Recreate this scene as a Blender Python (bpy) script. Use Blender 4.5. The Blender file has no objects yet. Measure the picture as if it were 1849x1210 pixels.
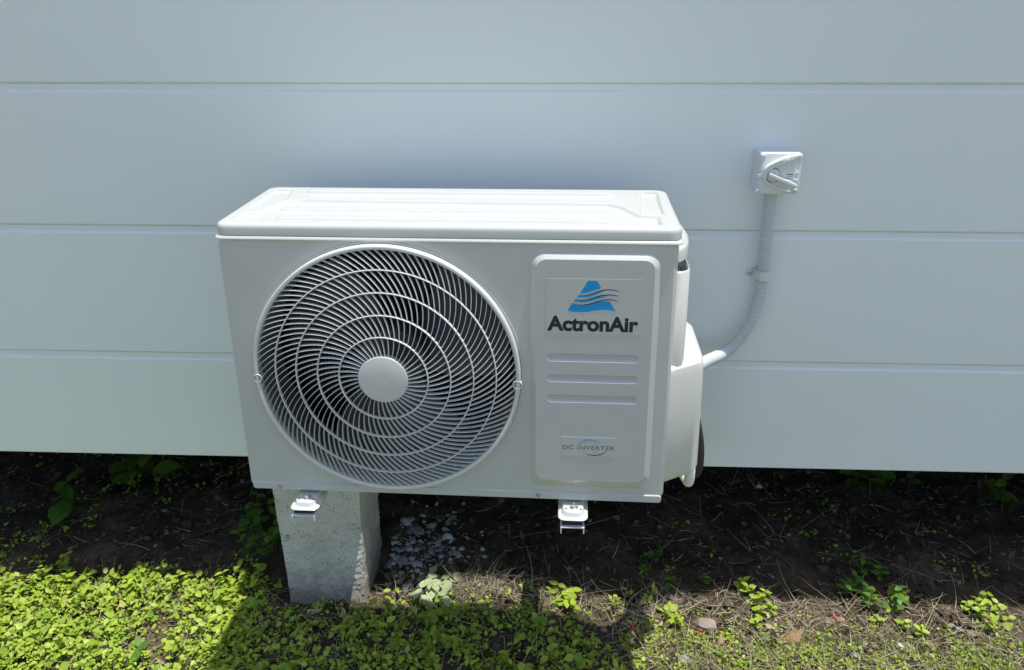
import bpy, bmesh, math, random
import numpy as np
from mathutils import Vector, Matrix
from mathutils.geometry import delaunay_2d_cdt

random.seed(7)
rng = np.random.default_rng(7)
scene = bpy.context.scene
COL = scene.collection

# ------------------------------------------------------------------ camera
cam_data = bpy.data.cameras.new('camera')
cam = bpy.data.objects.new('camera', cam_data)
COL.objects.link(cam)
cam_data.sensor_width = 36.0
cam_data.lens = 28.11
cam_data.shift_y = -0.05168
cam_data.clip_start = 0.02
cam_data.clip_end = 600
cam.matrix_world = (Matrix.Translation((0, -1.7232, 1.4553)) @ Matrix.Rotation(0.0466, 4, 'Z')
                    @ Matrix.Rotation(math.pi / 2 - 0.3364, 4, 'X') @ Matrix.Rotation(-0.0036, 4, 'Z'))
scene.camera = cam

# ------------------------------------------------------------------ light
LIGHT = Vector((-0.175, 0.039, -1.0)).normalized()          # direction the sunlight travels
world = bpy.data.worlds.new('World')
scene.world = world
world.use_nodes = True
wn = world.node_tree.nodes
wl = world.node_tree.links
wn.clear()
w_out = wn.new('ShaderNodeOutputWorld')
w_bg = wn.new('ShaderNodeBackground')
w_sky = wn.new('ShaderNodeTexSky')
w_sky.sky_type = 'NISHITA'
w_sky.sun_disc = False
w_sky.sun_elevation = math.asin(-LIGHT.z)
w_sky.sun_rotation = math.atan2(-LIGHT.x, -LIGHT.y)
w_sky.dust_density = 1.5
w_bg.inputs['Strength'].default_value = 0.095
wl.new(w_sky.outputs[0], w_bg.inputs[0])
wl.new(w_bg.outputs[0], w_out.inputs[0])

sun_data = bpy.data.lights.new('sun', 'SUN')
sun_data.energy = 2.75
sun_data.angle = math.radians(0.5)
sun_data.color = (1.0, 0.965, 0.90)
sun = bpy.data.objects.new('sun', sun_data)
sun.rotation_euler = LIGHT.to_track_quat('-Z', 'Y').to_euler()
sun.location = (1, -1, 6)
COL.objects.link(sun)

scene.view_settings.view_transform = 'Standard'
scene.view_settings.look = 'None'
scene.view_settings.gamma = 1.0
scene.view_settings.use_curve_mapping = False
scene.view_settings.exposure = 0.9
scene.cycles.use_denoising = True
scene.cycles.max_bounces = 10
scene.cycles.diffuse_bounces = 6
scene.cycles.transparent_max_bounces = 8
scene.cycles.blur_glossy = 0.05


# ------------------------------------------------------------------ materials
def new_mat(name):
    m = bpy.data.materials.new(name)
    m.use_nodes = True
    nt = m.node_tree
    return m, nt, nt.nodes['Principled BSDF']


def node(nt, kind, **kw):
    n = nt.nodes.new(kind)
    for k, v in kw.items():
        if k in n.inputs:
            n.inputs[k].default_value = v
        else:
            setattr(n, k, v)
    return n


def ramp(nt, fac, stops):
    r = nt.nodes.new('ShaderNodeValToRGB')
    el = r.color_ramp.elements
    while len(el) > 1:
        el.remove(el[-1])
    el[0].position, el[0].color = stops[0][0], (*stops[0][1], 1)
    for p, c in stops[1:]:
        e = el.new(p)
        e.color = (*c, 1)
    nt.links.new(fac, r.inputs[0])
    return r.outputs[0]


def coords(nt, scale=(1, 1, 1)):
    tc = nt.nodes.new('ShaderNodeTexCoord')
    mp = nt.nodes.new('ShaderNodeMapping')
    mp.inputs['Scale'].default_value = scale
    nt.links.new(tc.outputs['Object'], mp.inputs[0])
    return mp.outputs[0]


def noise(nt, co, scale, detail=4, rough=0.55):
    n = node(nt, 'ShaderNodeTexNoise', Scale=scale, Detail=detail, Roughness=rough)
    nt.links.new(co, n.inputs['Vector'])
    return n.outputs['Fac']


def bump(nt, bsdf, height, strength, dist=0.001):
    b = node(nt, 'ShaderNodeBump', Strength=strength, Distance=dist)
    nt.links.new(height, b.inputs['Height'])
    nt.links.new(b.outputs[0], bsdf.inputs['Normal'])
    return b


def simple(name, col, rough=0.4, metal=0.0, bump_scale=0, bump_str=0.1, var=0.04, spec=0.5):
    m, nt, b = new_mat(name)
    co = coords(nt)
    f = noise(nt, co, 14, 5)
    c0 = tuple(max(0, c * (1 - var)) for c in col)
    c1 = tuple(min(1, c * (1 + var)) for c in col)
    nt.links.new(ramp(nt, f, [(0.3, c0), (0.7, c1)]), b.inputs['Base Color'])
    b.inputs['Roughness'].default_value = rough
    b.inputs['Metallic'].default_value = metal
    b.inputs['Specular IOR Level'].default_value = spec
    if bump_scale:
        bump(nt, b, noise(nt, co, bump_scale, 3), bump_str, 0.0006)
    return m


M = {}
M['unit_white'] = simple('unit_white', (0.535, 0.55, 0.525), 0.2, bump_scale=420, bump_str=0.05, var=0.02)
M['lid_white'] = simple('lid_white', (0.535, 0.55, 0.525), 0.11, bump_scale=420, bump_str=0.02, var=0.02)
M['unit_plastic'] = simple('unit_plastic', (0.62, 0.63, 0.60), 0.38, var=0.02)
M['sticker'] = simple('sticker', (0.545, 0.56, 0.53), 0.22, var=0.01)
M['print_dark'] = simple('print_dark', (0.012, 0.022, 0.025), 0.4, var=0.05)
M['print_navy'] = simple('print_navy', (0.015, 0.02, 0.07), 0.4, var=0.05)
M['print_blue'] = simple('print_blue', (0.0, 0.31, 0.70), 0.4, var=0.02)
M['print_grey'] = simple('print_grey', (0.07, 0.09, 0.11), 0.4, var=0.05)
M['fan_dark'] = simple('fan_dark', (0.05, 0.053, 0.058), 0.45)
M['fan_grey'] = simple('fan_grey', (0.13, 0.135, 0.135), 0.5)
M['coil_dark'] = simple('coil_dark', (0.04, 0.044, 0.055), 0.5)
M['switch_grey'] = simple('switch_grey', (0.66, 0.685, 0.69), 0.4, var=0.02)
M['conduit_grey'] = simple('conduit_grey', (0.60, 0.62, 0.63), 0.42, var=0.03)
M['white_plastic'] = simple('white_plastic', (0.8, 0.8, 0.78), 0.4)
M['zinc'] = simple('zinc', (0.60, 0.65, 0.66), 0.4, metal=0.15, var=0.12)
M['steel'] = simple('steel', (0.6, 0.6, 0.6), 0.28, metal=1.0, var=0.1)
M['rubber'] = simple('rubber', (0.022, 0.022, 0.024), 0.75)
M['black_foam'] = simple('black_foam', (0.018, 0.018, 0.02), 0.6, bump_scale=200, bump_str=0.3)
M['bracket_white'] = simple('bracket_white', (0.72, 0.735, 0.735), 0.4, var=0.03)
M['red_plastic'] = simple('red_plastic', (0.72, 0.045, 0.03), 0.35, var=0.08)
M['timber'] = simple('timber', (0.10, 0.075, 0.05), 0.8, var=0.3)
M['soffit'] = simple('soffit', (0.55, 0.56, 0.56), 0.6)


def wall_paint():
    m, nt, b = new_mat('wall_paint')
    co = coords(nt)
    f = noise(nt, co, 2.2, 5, 0.6)
    base = ramp(nt, f, [(0.3, (0.77, 0.81, 0.82)), (0.72, (0.80, 0.835, 0.84))])
    v = node(nt, 'ShaderNodeTexVoronoi', Scale=7.0)
    v.feature = 'F1'
    nt.links.new(co, v.inputs['Vector'])
    n2 = noise(nt, co, 160, 2)
    add = node(nt, 'ShaderNodeMath', operation='MULTIPLY_ADD')
    add.inputs[1].default_value = 0.03
    nt.links.new(n2, add.inputs[0])
    nt.links.new(v.outputs['Distance'], add.inputs[2])
    spot = ramp(nt, add.outputs[0], [(0.024, (1, 1, 1)), (0.032, (0, 0, 0))])
    sc = node(nt, 'ShaderNodeSeparateColor')
    nt.links.new(v.outputs['Color'], sc.inputs[0])
    gate = node(nt, 'ShaderNodeMath', operation='GREATER_THAN')
    gate.inputs[1].default_value = 0.72
    nt.links.new(sc.outputs[0], gate.inputs[0])
    mul = node(nt, 'ShaderNodeMath', operation='MULTIPLY')
    nt.links.new(spot, mul.inputs[0])
    nt.links.new(gate.outputs[0], mul.inputs[1])
    mx = node(nt, 'ShaderNodeMix', data_type='RGBA')
    nt.links.new(mul.outputs[0], mx.inputs[0])
    nt.links.new(base, mx.inputs[6])
    mx.inputs[7].default_value = (0.16, 0.16, 0.15, 1)
    nt.links.new(mx.outputs[2], b.inputs['Base Color'])
    b.inputs['Roughness'].default_value = 0.42
    b.inputs['Specular IOR Level'].default_value = 0.4
    h = node(nt, 'ShaderNodeMath', operation='MULTIPLY_ADD')
    h.inputs[1].default_value = 0.25
    nt.links.new(noise(nt, co, 900, 2), h.inputs[0])
    nt.links.new(noise(nt, coords(nt, (1, 1, 2.2)), 60, 4), h.inputs[2])
    bump(nt, b, h.outputs[0], 0.12, 0.0012)
    return m


M['wall_paint'] = wall_paint()


def concrete():
    m, nt, b = new_mat('rendered_concrete')
    co = coords(nt)
    f = noise(nt, co, 9, 6, 0.6)
    base = ramp(nt, f, [(0.25, (0.46, 0.44, 0.375)), (0.5, (0.58, 0.555, 0.475)), (0.75, (0.66, 0.635, 0.55))])
    v = node(nt, 'ShaderNodeTexVoronoi', Scale=150.0)
    nt.links.new(co, v.inputs['Vector'])
    n2 = noise(nt, co, 26, 3)
    add = node(nt, 'ShaderNodeMath', operation='ADD')
    nt.links.new(v.outputs['Distance'], add.inputs[0])
    nt.links.new(n2, add.inputs[1])
    pit = ramp(nt, add.outputs[0], [(0.60, (1, 1, 1)), (0.68, (0, 0, 0))])
    mx = node(nt, 'ShaderNodeMix', data_type='RGBA')
    nt.links.new(pit, mx.inputs[0])
    nt.links.new(base, mx.inputs[6])
    mx.inputs[7].default_value = (0.13, 0.13, 0.11, 1)
    # soil splashed up from the ground
    tc = nt.nodes.new('ShaderNodeTexCoord')
    sx = nt.nodes.new('ShaderNodeSeparateXYZ')
    nt.links.new(tc.outputs['Object'], sx.inputs[0])
    ad2 = node(nt, 'ShaderNodeMath', operation='MULTIPLY_ADD')
    ad2.inputs[1].default_value = 0.14
    nt.links.new(noise(nt, co, 40, 5, 0.7), ad2.inputs[0])
    nt.links.new(sx.outputs['Z'], ad2.inputs[2])
    dirt = ramp(nt, ad2.outputs[0], [(0.085, (0.8, 0.8, 0.8)), (0.17, (0, 0, 0))])
    mx2 = node(nt, 'ShaderNodeMix', data_type='RGBA')
    nt.links.new(dirt, mx2.inputs[0])
    nt.links.new(mx.outputs[2], mx2.inputs[6])
    mx2.inputs[7].default_value = (0.19, 0.165, 0.13, 1)
    nt.links.new(mx2.outputs[2], b.inputs['Base Color'])
    b.inputs['Roughness'].default_value = 0.85
    hh = node(nt, 'ShaderNodeMath', operation='SUBTRACT')
    nt.links.new(noise(nt, co, 70, 5, 0.65), hh.inputs[0])
    nt.links.new(pit, hh.inputs[1])
    bump(nt, b, hh.outputs[0], 0.5, 0.002)
    return m


M['concrete'] = concrete()


def soil():
    m, nt, b = new_mat('soil')
    co = coords(nt)
    f = noise(nt, co, 5, 8, 0.65)
    f2 = noise(nt, co, 60, 5, 0.7)
    a = node(nt, 'ShaderNodeMath', operation='MULTIPLY_ADD')
    a.inputs[1].default_value = 0.6
    nt.links.new(f2, a.inputs[0])
    nt.links.new(f, a.inputs[2])
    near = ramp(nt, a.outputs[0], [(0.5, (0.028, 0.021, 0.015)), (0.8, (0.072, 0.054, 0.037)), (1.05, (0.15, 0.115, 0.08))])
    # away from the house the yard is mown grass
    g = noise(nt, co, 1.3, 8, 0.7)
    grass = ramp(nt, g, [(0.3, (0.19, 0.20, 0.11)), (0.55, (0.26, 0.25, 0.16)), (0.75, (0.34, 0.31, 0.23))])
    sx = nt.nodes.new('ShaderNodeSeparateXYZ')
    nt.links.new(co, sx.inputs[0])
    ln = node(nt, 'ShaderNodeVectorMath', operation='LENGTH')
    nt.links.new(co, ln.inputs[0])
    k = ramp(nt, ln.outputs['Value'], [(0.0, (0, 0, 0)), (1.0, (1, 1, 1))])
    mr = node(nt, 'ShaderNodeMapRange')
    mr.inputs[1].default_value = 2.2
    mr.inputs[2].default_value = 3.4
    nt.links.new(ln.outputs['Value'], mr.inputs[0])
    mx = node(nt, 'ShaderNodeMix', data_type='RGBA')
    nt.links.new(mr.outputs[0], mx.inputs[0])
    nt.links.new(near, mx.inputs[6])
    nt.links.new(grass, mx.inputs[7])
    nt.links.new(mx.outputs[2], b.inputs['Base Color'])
    b.inputs['Roughness'].default_value = 0.95
    b.inputs['Specular IOR Level'].default_value = 0.1
    bump(nt, b, a.outputs[0], 0.9, 0.006)
    return m


M['soil'] = soil()


def tinted(name, stops, rough=0.6, translucent=0.0, attr='tint', tcol=None, bscale=0):
    """colour picked per leaf / straw by the 'tint' attribute carried on the mesh"""
    m, nt, b = new_mat(name)
    at = nt.nodes.new('ShaderNodeAttribute')
    at.attribute_name = attr
    c = ramp(nt, at.outputs['Fac'], stops)
    nt.links.new(c, b.inputs['Base Color'])
    b.inputs['Roughness'].default_value = rough
    b.inputs['Specular IOR Level'].default_value = 0.35
    if translucent:
        tr = nt.nodes.new('ShaderNodeBsdfTranslucent')
        g = node(nt, 'ShaderNodeMix', data_type='RGBA', blend_type='MULTIPLY')
        g.inputs[0].default_value = 1
        nt.links.new(c, g.inputs[6])
        g.inputs[7].default_value = (*(tcol or (1.25, 1.2, 0.6)), 1)
        nt.links.new(g.outputs[2], tr.inputs[0])
        ms = nt.nodes.new('ShaderNodeMixShader')
        ms.inputs[0].default_value = translucent
        nt.links.new(b.outputs[0], ms.inputs[1])
        nt.links.new(tr.outputs[0], ms.inputs[2])
        nt.links.new(ms.outputs[0], nt.nodes['Material Output'].inputs[0])
    return m


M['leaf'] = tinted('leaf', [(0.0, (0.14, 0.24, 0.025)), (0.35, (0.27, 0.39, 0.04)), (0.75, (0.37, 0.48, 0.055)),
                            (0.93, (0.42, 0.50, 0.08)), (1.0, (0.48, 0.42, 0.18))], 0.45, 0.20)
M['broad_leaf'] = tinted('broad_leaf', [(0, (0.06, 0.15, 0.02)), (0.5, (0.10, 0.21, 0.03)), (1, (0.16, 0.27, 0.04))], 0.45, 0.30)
M['pale_leaf'] = tinted('pale_leaf', [(0, (0.36, 0.43, 0.22)), (0.5, (0.46, 0.53, 0.29)), (1, (0.52, 0.56, 0.35))], 0.6, 0.25)
M['dead_leaf'] = tinted('dead_leaf', [(0, (0.025, 0.02, 0.014)), (0.5, (0.075, 0.055, 0.035)), (0.88, (0.14, 0.11, 0.07)), (1, (0.30, 0.28, 0.23))], 0.8)
M['straw'] = tinted('straw', [(0.0, (0.08, 0.06, 0.04)), (0.35, (0.26, 0.205, 0.13)), (0.75, (0.46, 0.39, 0.25)), (1.0, (0.60, 0.55, 0.41))], 0.7)
M['grass'] = tinted('grass', [(0, (0.16, 0.27, 0.03)), (0.6, (0.32, 0.41, 0.08)), (1, (0.50, 0.48, 0.20))], 0.5, 0.15)
M['clod'] = tinted('clod', [(0, (0.06, 0.045, 0.033)), (0.5, (0.15, 0.115, 0.08)), (1, (0.30, 0.245, 0.18))], 0.95)
M['rubble_white'] = tinted('rubble_white', [(0, (0.20, 0.20, 0.19)), (0.5, (0.45, 0.45, 0.43)), (1, (0.66, 0.66, 0.64))], 0.85)


def stone_mat(name, c0, c1):
    m, nt, b = new_mat(name)
    co = coords(nt)
    f = noise(nt, co, 60, 6, 0.65)
    nt.links.new(ramp(nt, f, [(0.3, c0), (0.7, c1)]), b.inputs['Base Color'])
    b.inputs['Roughness'].default_value = 0.9
    bump(nt, b, noise(nt, co, 180, 5, 0.7), 0.5, 0.002)
    return m


# ------------------------------------------------------------------ mesh helpers
class MB:
    def __init__(s):
        s.v, s.f = [], []

    def add(s, verts, faces):
        o = len(s.v)
        s.v += [tuple(p) for p in verts]
        s.f += [tuple(i + o for i in f) for f in faces]

    def box(s, x0, x1, y0, y1, z0, z1):
        s.add([(x, y, z) for z in (z0, z1) for y in (y0, y1) for x in (x0, x1)],
              [(0, 2, 3, 1), (4, 5, 7, 6), (0, 1, 5, 4), (2, 6, 7, 3), (0, 4, 6, 2), (1, 3, 7, 5)])

    def loops(s, loops, closed=True, cap0=False, cap1=False):
        """skin a list of equal-length vertex loops"""
        o = len(s.v)
        n = len(loops[0])
        for L in loops:
            s.v += [tuple(p) for p in L]
        for i in range(len(loops) - 1):
            for j in range(n if closed else n - 1):
                k = (j + 1) % n
                s.f.append((o + i * n + j, o + i * n + k, o + (i + 1) * n + k, o + (i + 1) * n + j))
        if cap0:
            s.f.append(tuple(o + j for j in range(n))[::-1])
        if cap1:
            s.f.append(tuple(o + (len(loops) - 1) * n + j for j in range(n)))

    def tube(s, pts, rad, n=10, cap=True):
        pts = [Vector(p) for p in pts]
        rr = rad if isinstance(rad, (list, tuple)) else [rad] * len(pts)
        t0 = (pts[1] - pts[0]).normalized()
        up = Vector((0, 0, 1)) if abs(t0.z) < 0.9 else Vector((1, 0, 0))
        a = t0.cross(up).normalized()
        L = []
        for i, p in enumerate(pts):
            t = (pts[min(i + 1, len(pts) - 1)] - pts[max(i - 1, 0)]).normalized()
            a = (a - t * a.dot(t)).normalized()
            b = t.cross(a)
            L.append([p + (a * math.cos(q) + b * math.sin(q)) * rr[i] for q in (2 * math.pi * k / n for k in range(n))])
        s.loops(L, cap0=cap, cap1=cap)

    def prism(s, poly, axis, a, b):
        """extrude a 2-D polygon along an axis from a to b"""
        def P(u, v, w):
            return {'y': (u, w, v), 'z': (u, v, w), 'x': (w, u, v)}[axis]
        n = len(poly)
        s.add([P(u, v, a) for u, v in poly] + [P(u, v, b) for u, v in poly],
              [tuple(range(n)), tuple(range(2 * n - 1, n - 1, -1))] +
              [(i, i + n, (i + 1) % n + n, (i + 1) % n) for i in range(n)])

    def mesh(s, name, smooth=None):
        m = bpy.data.meshes.new(name)
        m.from_pydata(s.v, [], s.f)
        m.validate()
        bm = bmesh.new()
        bm.from_mesh(m)
        bmesh.ops.recalc_face_normals(bm, faces=bm.faces)
        bm.to_mesh(m)
        bm.free()
        if smooth is not None:
            m.shade_smooth()
            m.set_sharp_from_angle(angle=math.radians(smooth))
        return m


def obj(name, mesh, mat, parent=None, loc=None, smooth=None, bevel=None):
    if isinstance(mesh, MB):
        mesh = mesh.mesh(name, smooth)
    if mat is not None and not mesh.materials:
        mesh.materials.append(M[mat] if isinstance(mat, str) else mat)
    o = bpy.data.objects.new(name, mesh)
    COL.objects.link(o)
    o.parent = parent
    if loc:
        o.location = loc
    if bevel:
        bv = o.modifiers.new('bevel', 'BEVEL')
        bv.width = bevel
        bv.segments = 3
        bv.limit_method = 'ANGLE'
        bv.angle_limit = math.radians(35)
        mesh.shade_smooth()
        mesh.set_sharp_from_angle(angle=math.radians(40))
    return o


def tag(o, label=None, cat=None, group=None, kind=None):
    for k, v in (('label', label), ('category', cat), ('group', group), ('kind', kind)):
        if v:
            o[k] = v
    return o


def thing(name, label, cat, loc=(0, 0, 0), rot=(0, 0, 0), group=None):
    o = bpy.data.objects.new(name, None)
    o.empty_display_size = 0.05
    COL.objects.link(o)
    o.location, o.rotation_euler = loc, rot
    return tag(o, label, cat, group)


def rrect(x0, x1, z0, z1, r, n=6):
    """rounded rectangle outline in (x, z), counter-clockwise"""
    out = []
    for cx, cz, a0 in ((x1 - r, z1 - r, 0), (x0 + r, z1 - r, 90), (x0 + r, z0 + r, 180), (x1 - r, z0 + r, 270)):
        for i in range(n + 1):
            a = math.radians(a0 + 90 * i / n)
            out.append((cx + r * math.cos(a), cz + r * math.sin(a)))
    return out


def circle(cx, cz, r, n=128):
    return [(cx + r * math.cos(2 * math.pi * i / n), cz + r * math.sin(2 * math.pi * i / n)) for i in range(n)]


def in_poly(p, L):
    x, y = p
    c = False
    for i in range(len(L)):
        (x0, y0), (x1, y1) = L[i], L[i - 1]
        if (y0 > y) != (y1 > y) and x < (x1 - x0) * (y - y0) / (y1 - y0) + x0:
            c = not c
    return c


def plate(mb, outlines, y):
    """flat face at depth y, first outline is the border, the others holes"""
    vs, es = [], []
    for L in outlines:
        o = len(vs)
        vs += [Vector(p) for p in L]
        es += [(o + i, o + (i + 1) % len(L)) for i in range(len(L))]
    V, _, F, *_r = delaunay_2d_cdt(vs, es, [], 0, 1e-7)
    keep = []
    for f in F:
        c = sum((V[i] for i in f), Vector((0, 0))) / len(f)
        if in_poly(c, outlines[0]) and not any(in_poly(c, h) for h in outlines[1:]):
            keep.append(tuple(f))
    mb.add([(v[0], y, v[1]) for v in V], keep)


def weld(mesh, d=1e-5):
    bm = bmesh.new()
    bm.from_mesh(mesh)
    bmesh.ops.remove_doubles(bm, verts=bm.verts, dist=d)
    bmesh.ops.recalc_face_normals(bm, faces=bm.faces)
    bm.to_mesh(mesh)
    bm.free()
    return mesh


def L3(pts, y):
    return [(p[0], y, p[1]) for p in pts]


# cheap value noise for real relief
_perm = rng.permutation(4096)
_val = rng.random(4096)


def vnoise(x, y):
    xi, yi = np.floor(x).astype(int), np.floor(y).astype(int)
    fx, fy = x - xi, y - yi
    fx, fy = fx * fx * (3 - 2 * fx), fy * fy * (3 - 2 * fy)

    def h(a, b):
        return _val[_perm[(a * 73 + b * 1619) % 4096]]
    return (h(xi, yi) * (1 - fx) + h(xi + 1, yi) * fx) * (1 - fy) + (h(xi, yi + 1) * (1 - fx) + h(xi + 1, yi + 1) * fx) * fy


def fbm(x, y, o=4):
    r, a = 0, 0.5
    for i in range(o):
        r = r + a * (vnoise(x * 2 ** i + 17.3 * i, y * 2 ** i + 9.1 * i) - 0.5)
        a *= 0.55
    return r


# ------------------------------------------------------------------ ground
def ground_z(x, y):
    x, y = np.asarray(x, float), np.asarray(y, float)
    near = np.clip(4.5 - np.hypot(x, y), 0, 1)
    z = fbm(x * 6, y * 6, 5) * 0.045 + fbm(x * 40, y * 40, 2) * 0.008
    mound = 0.032 * np.exp(-(((x + 0.17) / 0.10) ** 2 + ((y + 0.03) / 0.06) ** 2))
    return z * near + mound - 0.026 * np.exp(-((x + 0.55) / 0.2) ** 2 - ((y - 0.02) / 0.11) ** 2)


def build_ground():
    def axis(lo, hi, step):
        c = np.arange(lo, hi + step / 2, step)
        g, d = [], step
        while (g[-1] if g else 0) < 300:
            d *= 1.35
            g.append((g[-1] if g else 0) + d)
        g = np.array(g)
        return np.concatenate([lo - g[::-1], c, hi + g])
    xs, ys = axis(-2.0, 2.0, 0.014), axis(-0.8, 1.5, 0.014)
    X, Y = np.meshgrid(xs, ys)
    Z = ground_z(X, Y)
    n, k = len(xs), len(ys)
    m = bpy.data.meshes.new('ground')
    i = np.arange(n * k).reshape(k, n)
    q = np.stack([i[:-1, :-1], i[:-1, 1:], i[1:, 1:], i[1:, :-1]], -1).reshape(-1, 4)
    bulk(m, np.stack([X, Y, Z], -1).reshape(-1, 3), q)
    m.shade_smooth()
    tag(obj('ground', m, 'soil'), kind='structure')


def bulk(m, verts, quads=None, tris=None):
    nv = len(verts)
    m.vertices.add(nv)
    m.vertices.foreach_set('co', np.asarray(verts, np.float32).ravel())
    parts, starts, o = [], [], 0
    for arr in (quads, tris):
        if arr is not None and len(arr):
            parts.append(np.asarray(arr, np.int32).ravel())
            w = arr.shape[1]
            starts.append(np.arange(len(arr)) * w + o)
            o += len(arr) * w
    loops = np.concatenate(parts)
    st = np.concatenate(starts).astype(np.int32)
    m.loops.add(len(loops))
    m.loops.foreach_set('vertex_index', loops)
    m.polygons.add(len(st))
    m.polygons.foreach_set('loop_start', st)
    m.update(calc_edges=True)
    m.validate()


build_ground()

# ------------------------------------------------------------------ house
house = thing('house', 'pale blue-grey weatherboard house raised off the ground, behind the air conditioner', 'house')
JOINTS = [1.2945 - 0.3165 * k for k in range(3)]


def board(z0, z1, bottom=False):
    # profile (y, z): painted face, splayed top, recessed lap that tucks behind the board above
    g = 0.0165
    pr = [(0.016, z0), (0.0012, z0), (0.0, z0 + 0.0015), (0.0, z1 - g - 0.0022), (0.0012, z1 - g - 0.0004), (0.0034, z1 - g + 0.0002), (0.0045, z1 - g + 0.001),
          (0.0045, z1 - 0.002), (0.0075, z1 + 0.0), (0.0075, z1 + 0.012), (0.016, z1 + 0.012)]
    mb = MB()
    mb.prism(pr, 'x', -4.5, 4.5)
    return mb


zs = [0.3781] + JOINTS[::-1]
zs += [zs[-1] + 0.3165 * (i + 1) for i in range(5)]
for i in range(len(zs) - 1):
    mb = board(zs[i] + (0.0 if i == 0 else 0.002), zs[i + 1])
    obj('cladding_board', mb, 'wall_paint', house)
TOP = zs[-1]
mb = MB()
mb.box(-4.5, 4.5, 0.018, 0.11, 0.395, TOP)
obj('wall_frame', mb, 'timber', house)
mb = MB()
mb.box(-4.5, 4.5, 0.112, 6.0, 0.43, 0.46)
obj('floor', mb, 'timber', house)
for k in range(9):
    mb = MB()
    mb.box(-4.0 + k, -3.955 + k, 0.112, 6.0, 0.31, 0.428)
    obj('floor_joist', mb, 'timber', house)
mb = MB()
mb.box(-4.5, 4.5, 5.9, 6.05, -0.1, 0.429)
mb.box(-4.62, -4.5, 0.13, 6.05, -0.1, 0.429)
mb.box(4.5, 4.62, 0.13, 6.05, -0.1, 0.429)
obj('foundation_wall', mb, 'timber', house)
ROOF_Z = TOP + 0.02
mb = MB()
mb.box(-4.7, 4.7, 0.0 - 0.045, 0.15, ROOF_Z - 0.02, ROOF_Z)
obj('soffit', mb, 'soffit', house)
GUT = -0.010 - 0.039 * (ROOF_Z + 0.05)
mb = MB()
mb.box(-4.7, 4.7, GUT + 0.072, GUT + 0.09, ROOF_Z - 0.1, ROOF_Z + 0.06)
mb.loops([[(x, GUT + 0.07, ROOF_Z + 0.045), (x, GUT + 0.07, ROOF_Z - 0.035), (x, GUT + 0.055, ROOF_Z - 0.05), (x, GUT + 0.02, ROOF_Z - 0.05),
           (x, GUT, ROOF_Z - 0.03), (x, GUT, ROOF_Z + 0.05), (x, GUT + 0.003, ROOF_Z + 0.05), (x, GUT + 0.003, ROOF_Z - 0.028),
           (x, GUT + 0.021, ROOF_Z - 0.047), (x, GUT + 0.054, ROOF_Z - 0.047), (x, GUT + 0.067, ROOF_Z - 0.034), (x, GUT + 0.067, ROOF_Z + 0.045)]
          for x in (-4.7, 4.7)], cap0=True, cap1=True)
obj('gutter', mb, 'soffit', house)
mb = MB()
mb.add([(-4.7, GUT + 0.05, ROOF_Z + 0.062), (4.7, GUT + 0.05, ROOF_Z + 0.062), (4.7, 3.0, ROOF_Z + 1.1), (-4.7, 3.0, ROOF_Z + 1.1), (4.7, 6.1, ROOF_Z + 0.06), (-4.7, 6.1, ROOF_Z + 0.06)],
       [(0, 1, 2, 3), (3, 2, 4, 5), (0, 3, 5), (1, 4, 2), (0, 5, 4, 1)])
obj('roof', mb, 'soffit', house)

# concrete pier under the house
def build_pier():
    root_loc = (-0.5720, 0.0, 0.0)
    nx, nz, ny = 110, 200, 80
    x0, x1, yf, yb, zt = -0.1075, 0.1075, -0.031, 0.165, 0.377
    mb = MB()
    zz = np.linspace(-0.06, zt, nz)
    # outline around the pier: front (left to right), right side, back, left side
    front = [(u, yf) for u in np.linspace(x0, x1, nx)]
    right = [(x1, v) for v in np.linspace(yf, yb, ny)][1:]
    back = [(u, yb) for u in np.linspace(x1, x0, 8)][1:]
    left = [(x0, v) for v in np.linspace(yb, yf, 20)][1:-1]
    outline = np.array(front + right + back + left)
    nrm = np.array([(0, -1)] * nx + [(1, 0)] * len(right) + [(0, 1)] * len(back) + [(-1, 0)] * len(left), float)
    arc = np.cumsum(np.r_[0, np.hypot(*np.diff(outline, axis=0).T)])
    L = []
    for z in zz:
        r = fbm(arc * 22, np.full_like(arc, z * 22) + 31, 4) * 0.007 + fbm(arc * 120, np.full_like(arc, z * 150), 3) * 0.0045
        P = outline.copy()
        t = (P[:, 0] - x0) / (x1 - x0)
        fr = np.clip((0.02 - P[:, 1]) / 0.05, 0, 1)
        base = max(0.0, 0.30 - z)
        P[:, 1] -= fr * (0.085 * base + 0.012 * math.exp(-((z + 0.02) / 0.05) ** 2))                  # base spreads towards the yard
        P[:, 1] -= fr * 0.012 * (0.5 - t)
        P[:, 0] += 0.026 * base / 0.30 * (1 - t) + 0.006 * np.clip((0.06 - z) / 0.08, 0, 1) * t
        bulge = 0.018 * math.exp(-((z - 0.24) / 0.05) ** 2) * (nrm[:, 0] > 0.5) * np.clip((P[:, 1] + 0.0) / 0.12, 0, 1)
        P = P + nrm * (r + bulge)[:, None]
        L.append([(a, b, z) for a, b in P])
    mb.loops(L, cap0=True, cap1=True)
    o = obj('concrete_pier', mb, 'concrete', None, root_loc, smooth=60)
    tag(o, 'rough white-rendered concrete pier standing on the ground under the air conditioner', 'pier')


build_pier()

# ------------------------------------------------------------------ air conditioner
W, D, H = 0.805, 0.2787, 0.538
UROT = (0.0133, -0.0051, -0.0297)
ULOC = (-0.5791, -0.3887, 0.5545)
ac = thing('air_conditioner', 'white outdoor air conditioner unit with a round fan grille, fixed to the house wall', 'air conditioner', ULOC, UROT)
FX, FZ = 0.2880, 0.2585
FT = 0.5085                    # top of the flat front face

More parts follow.
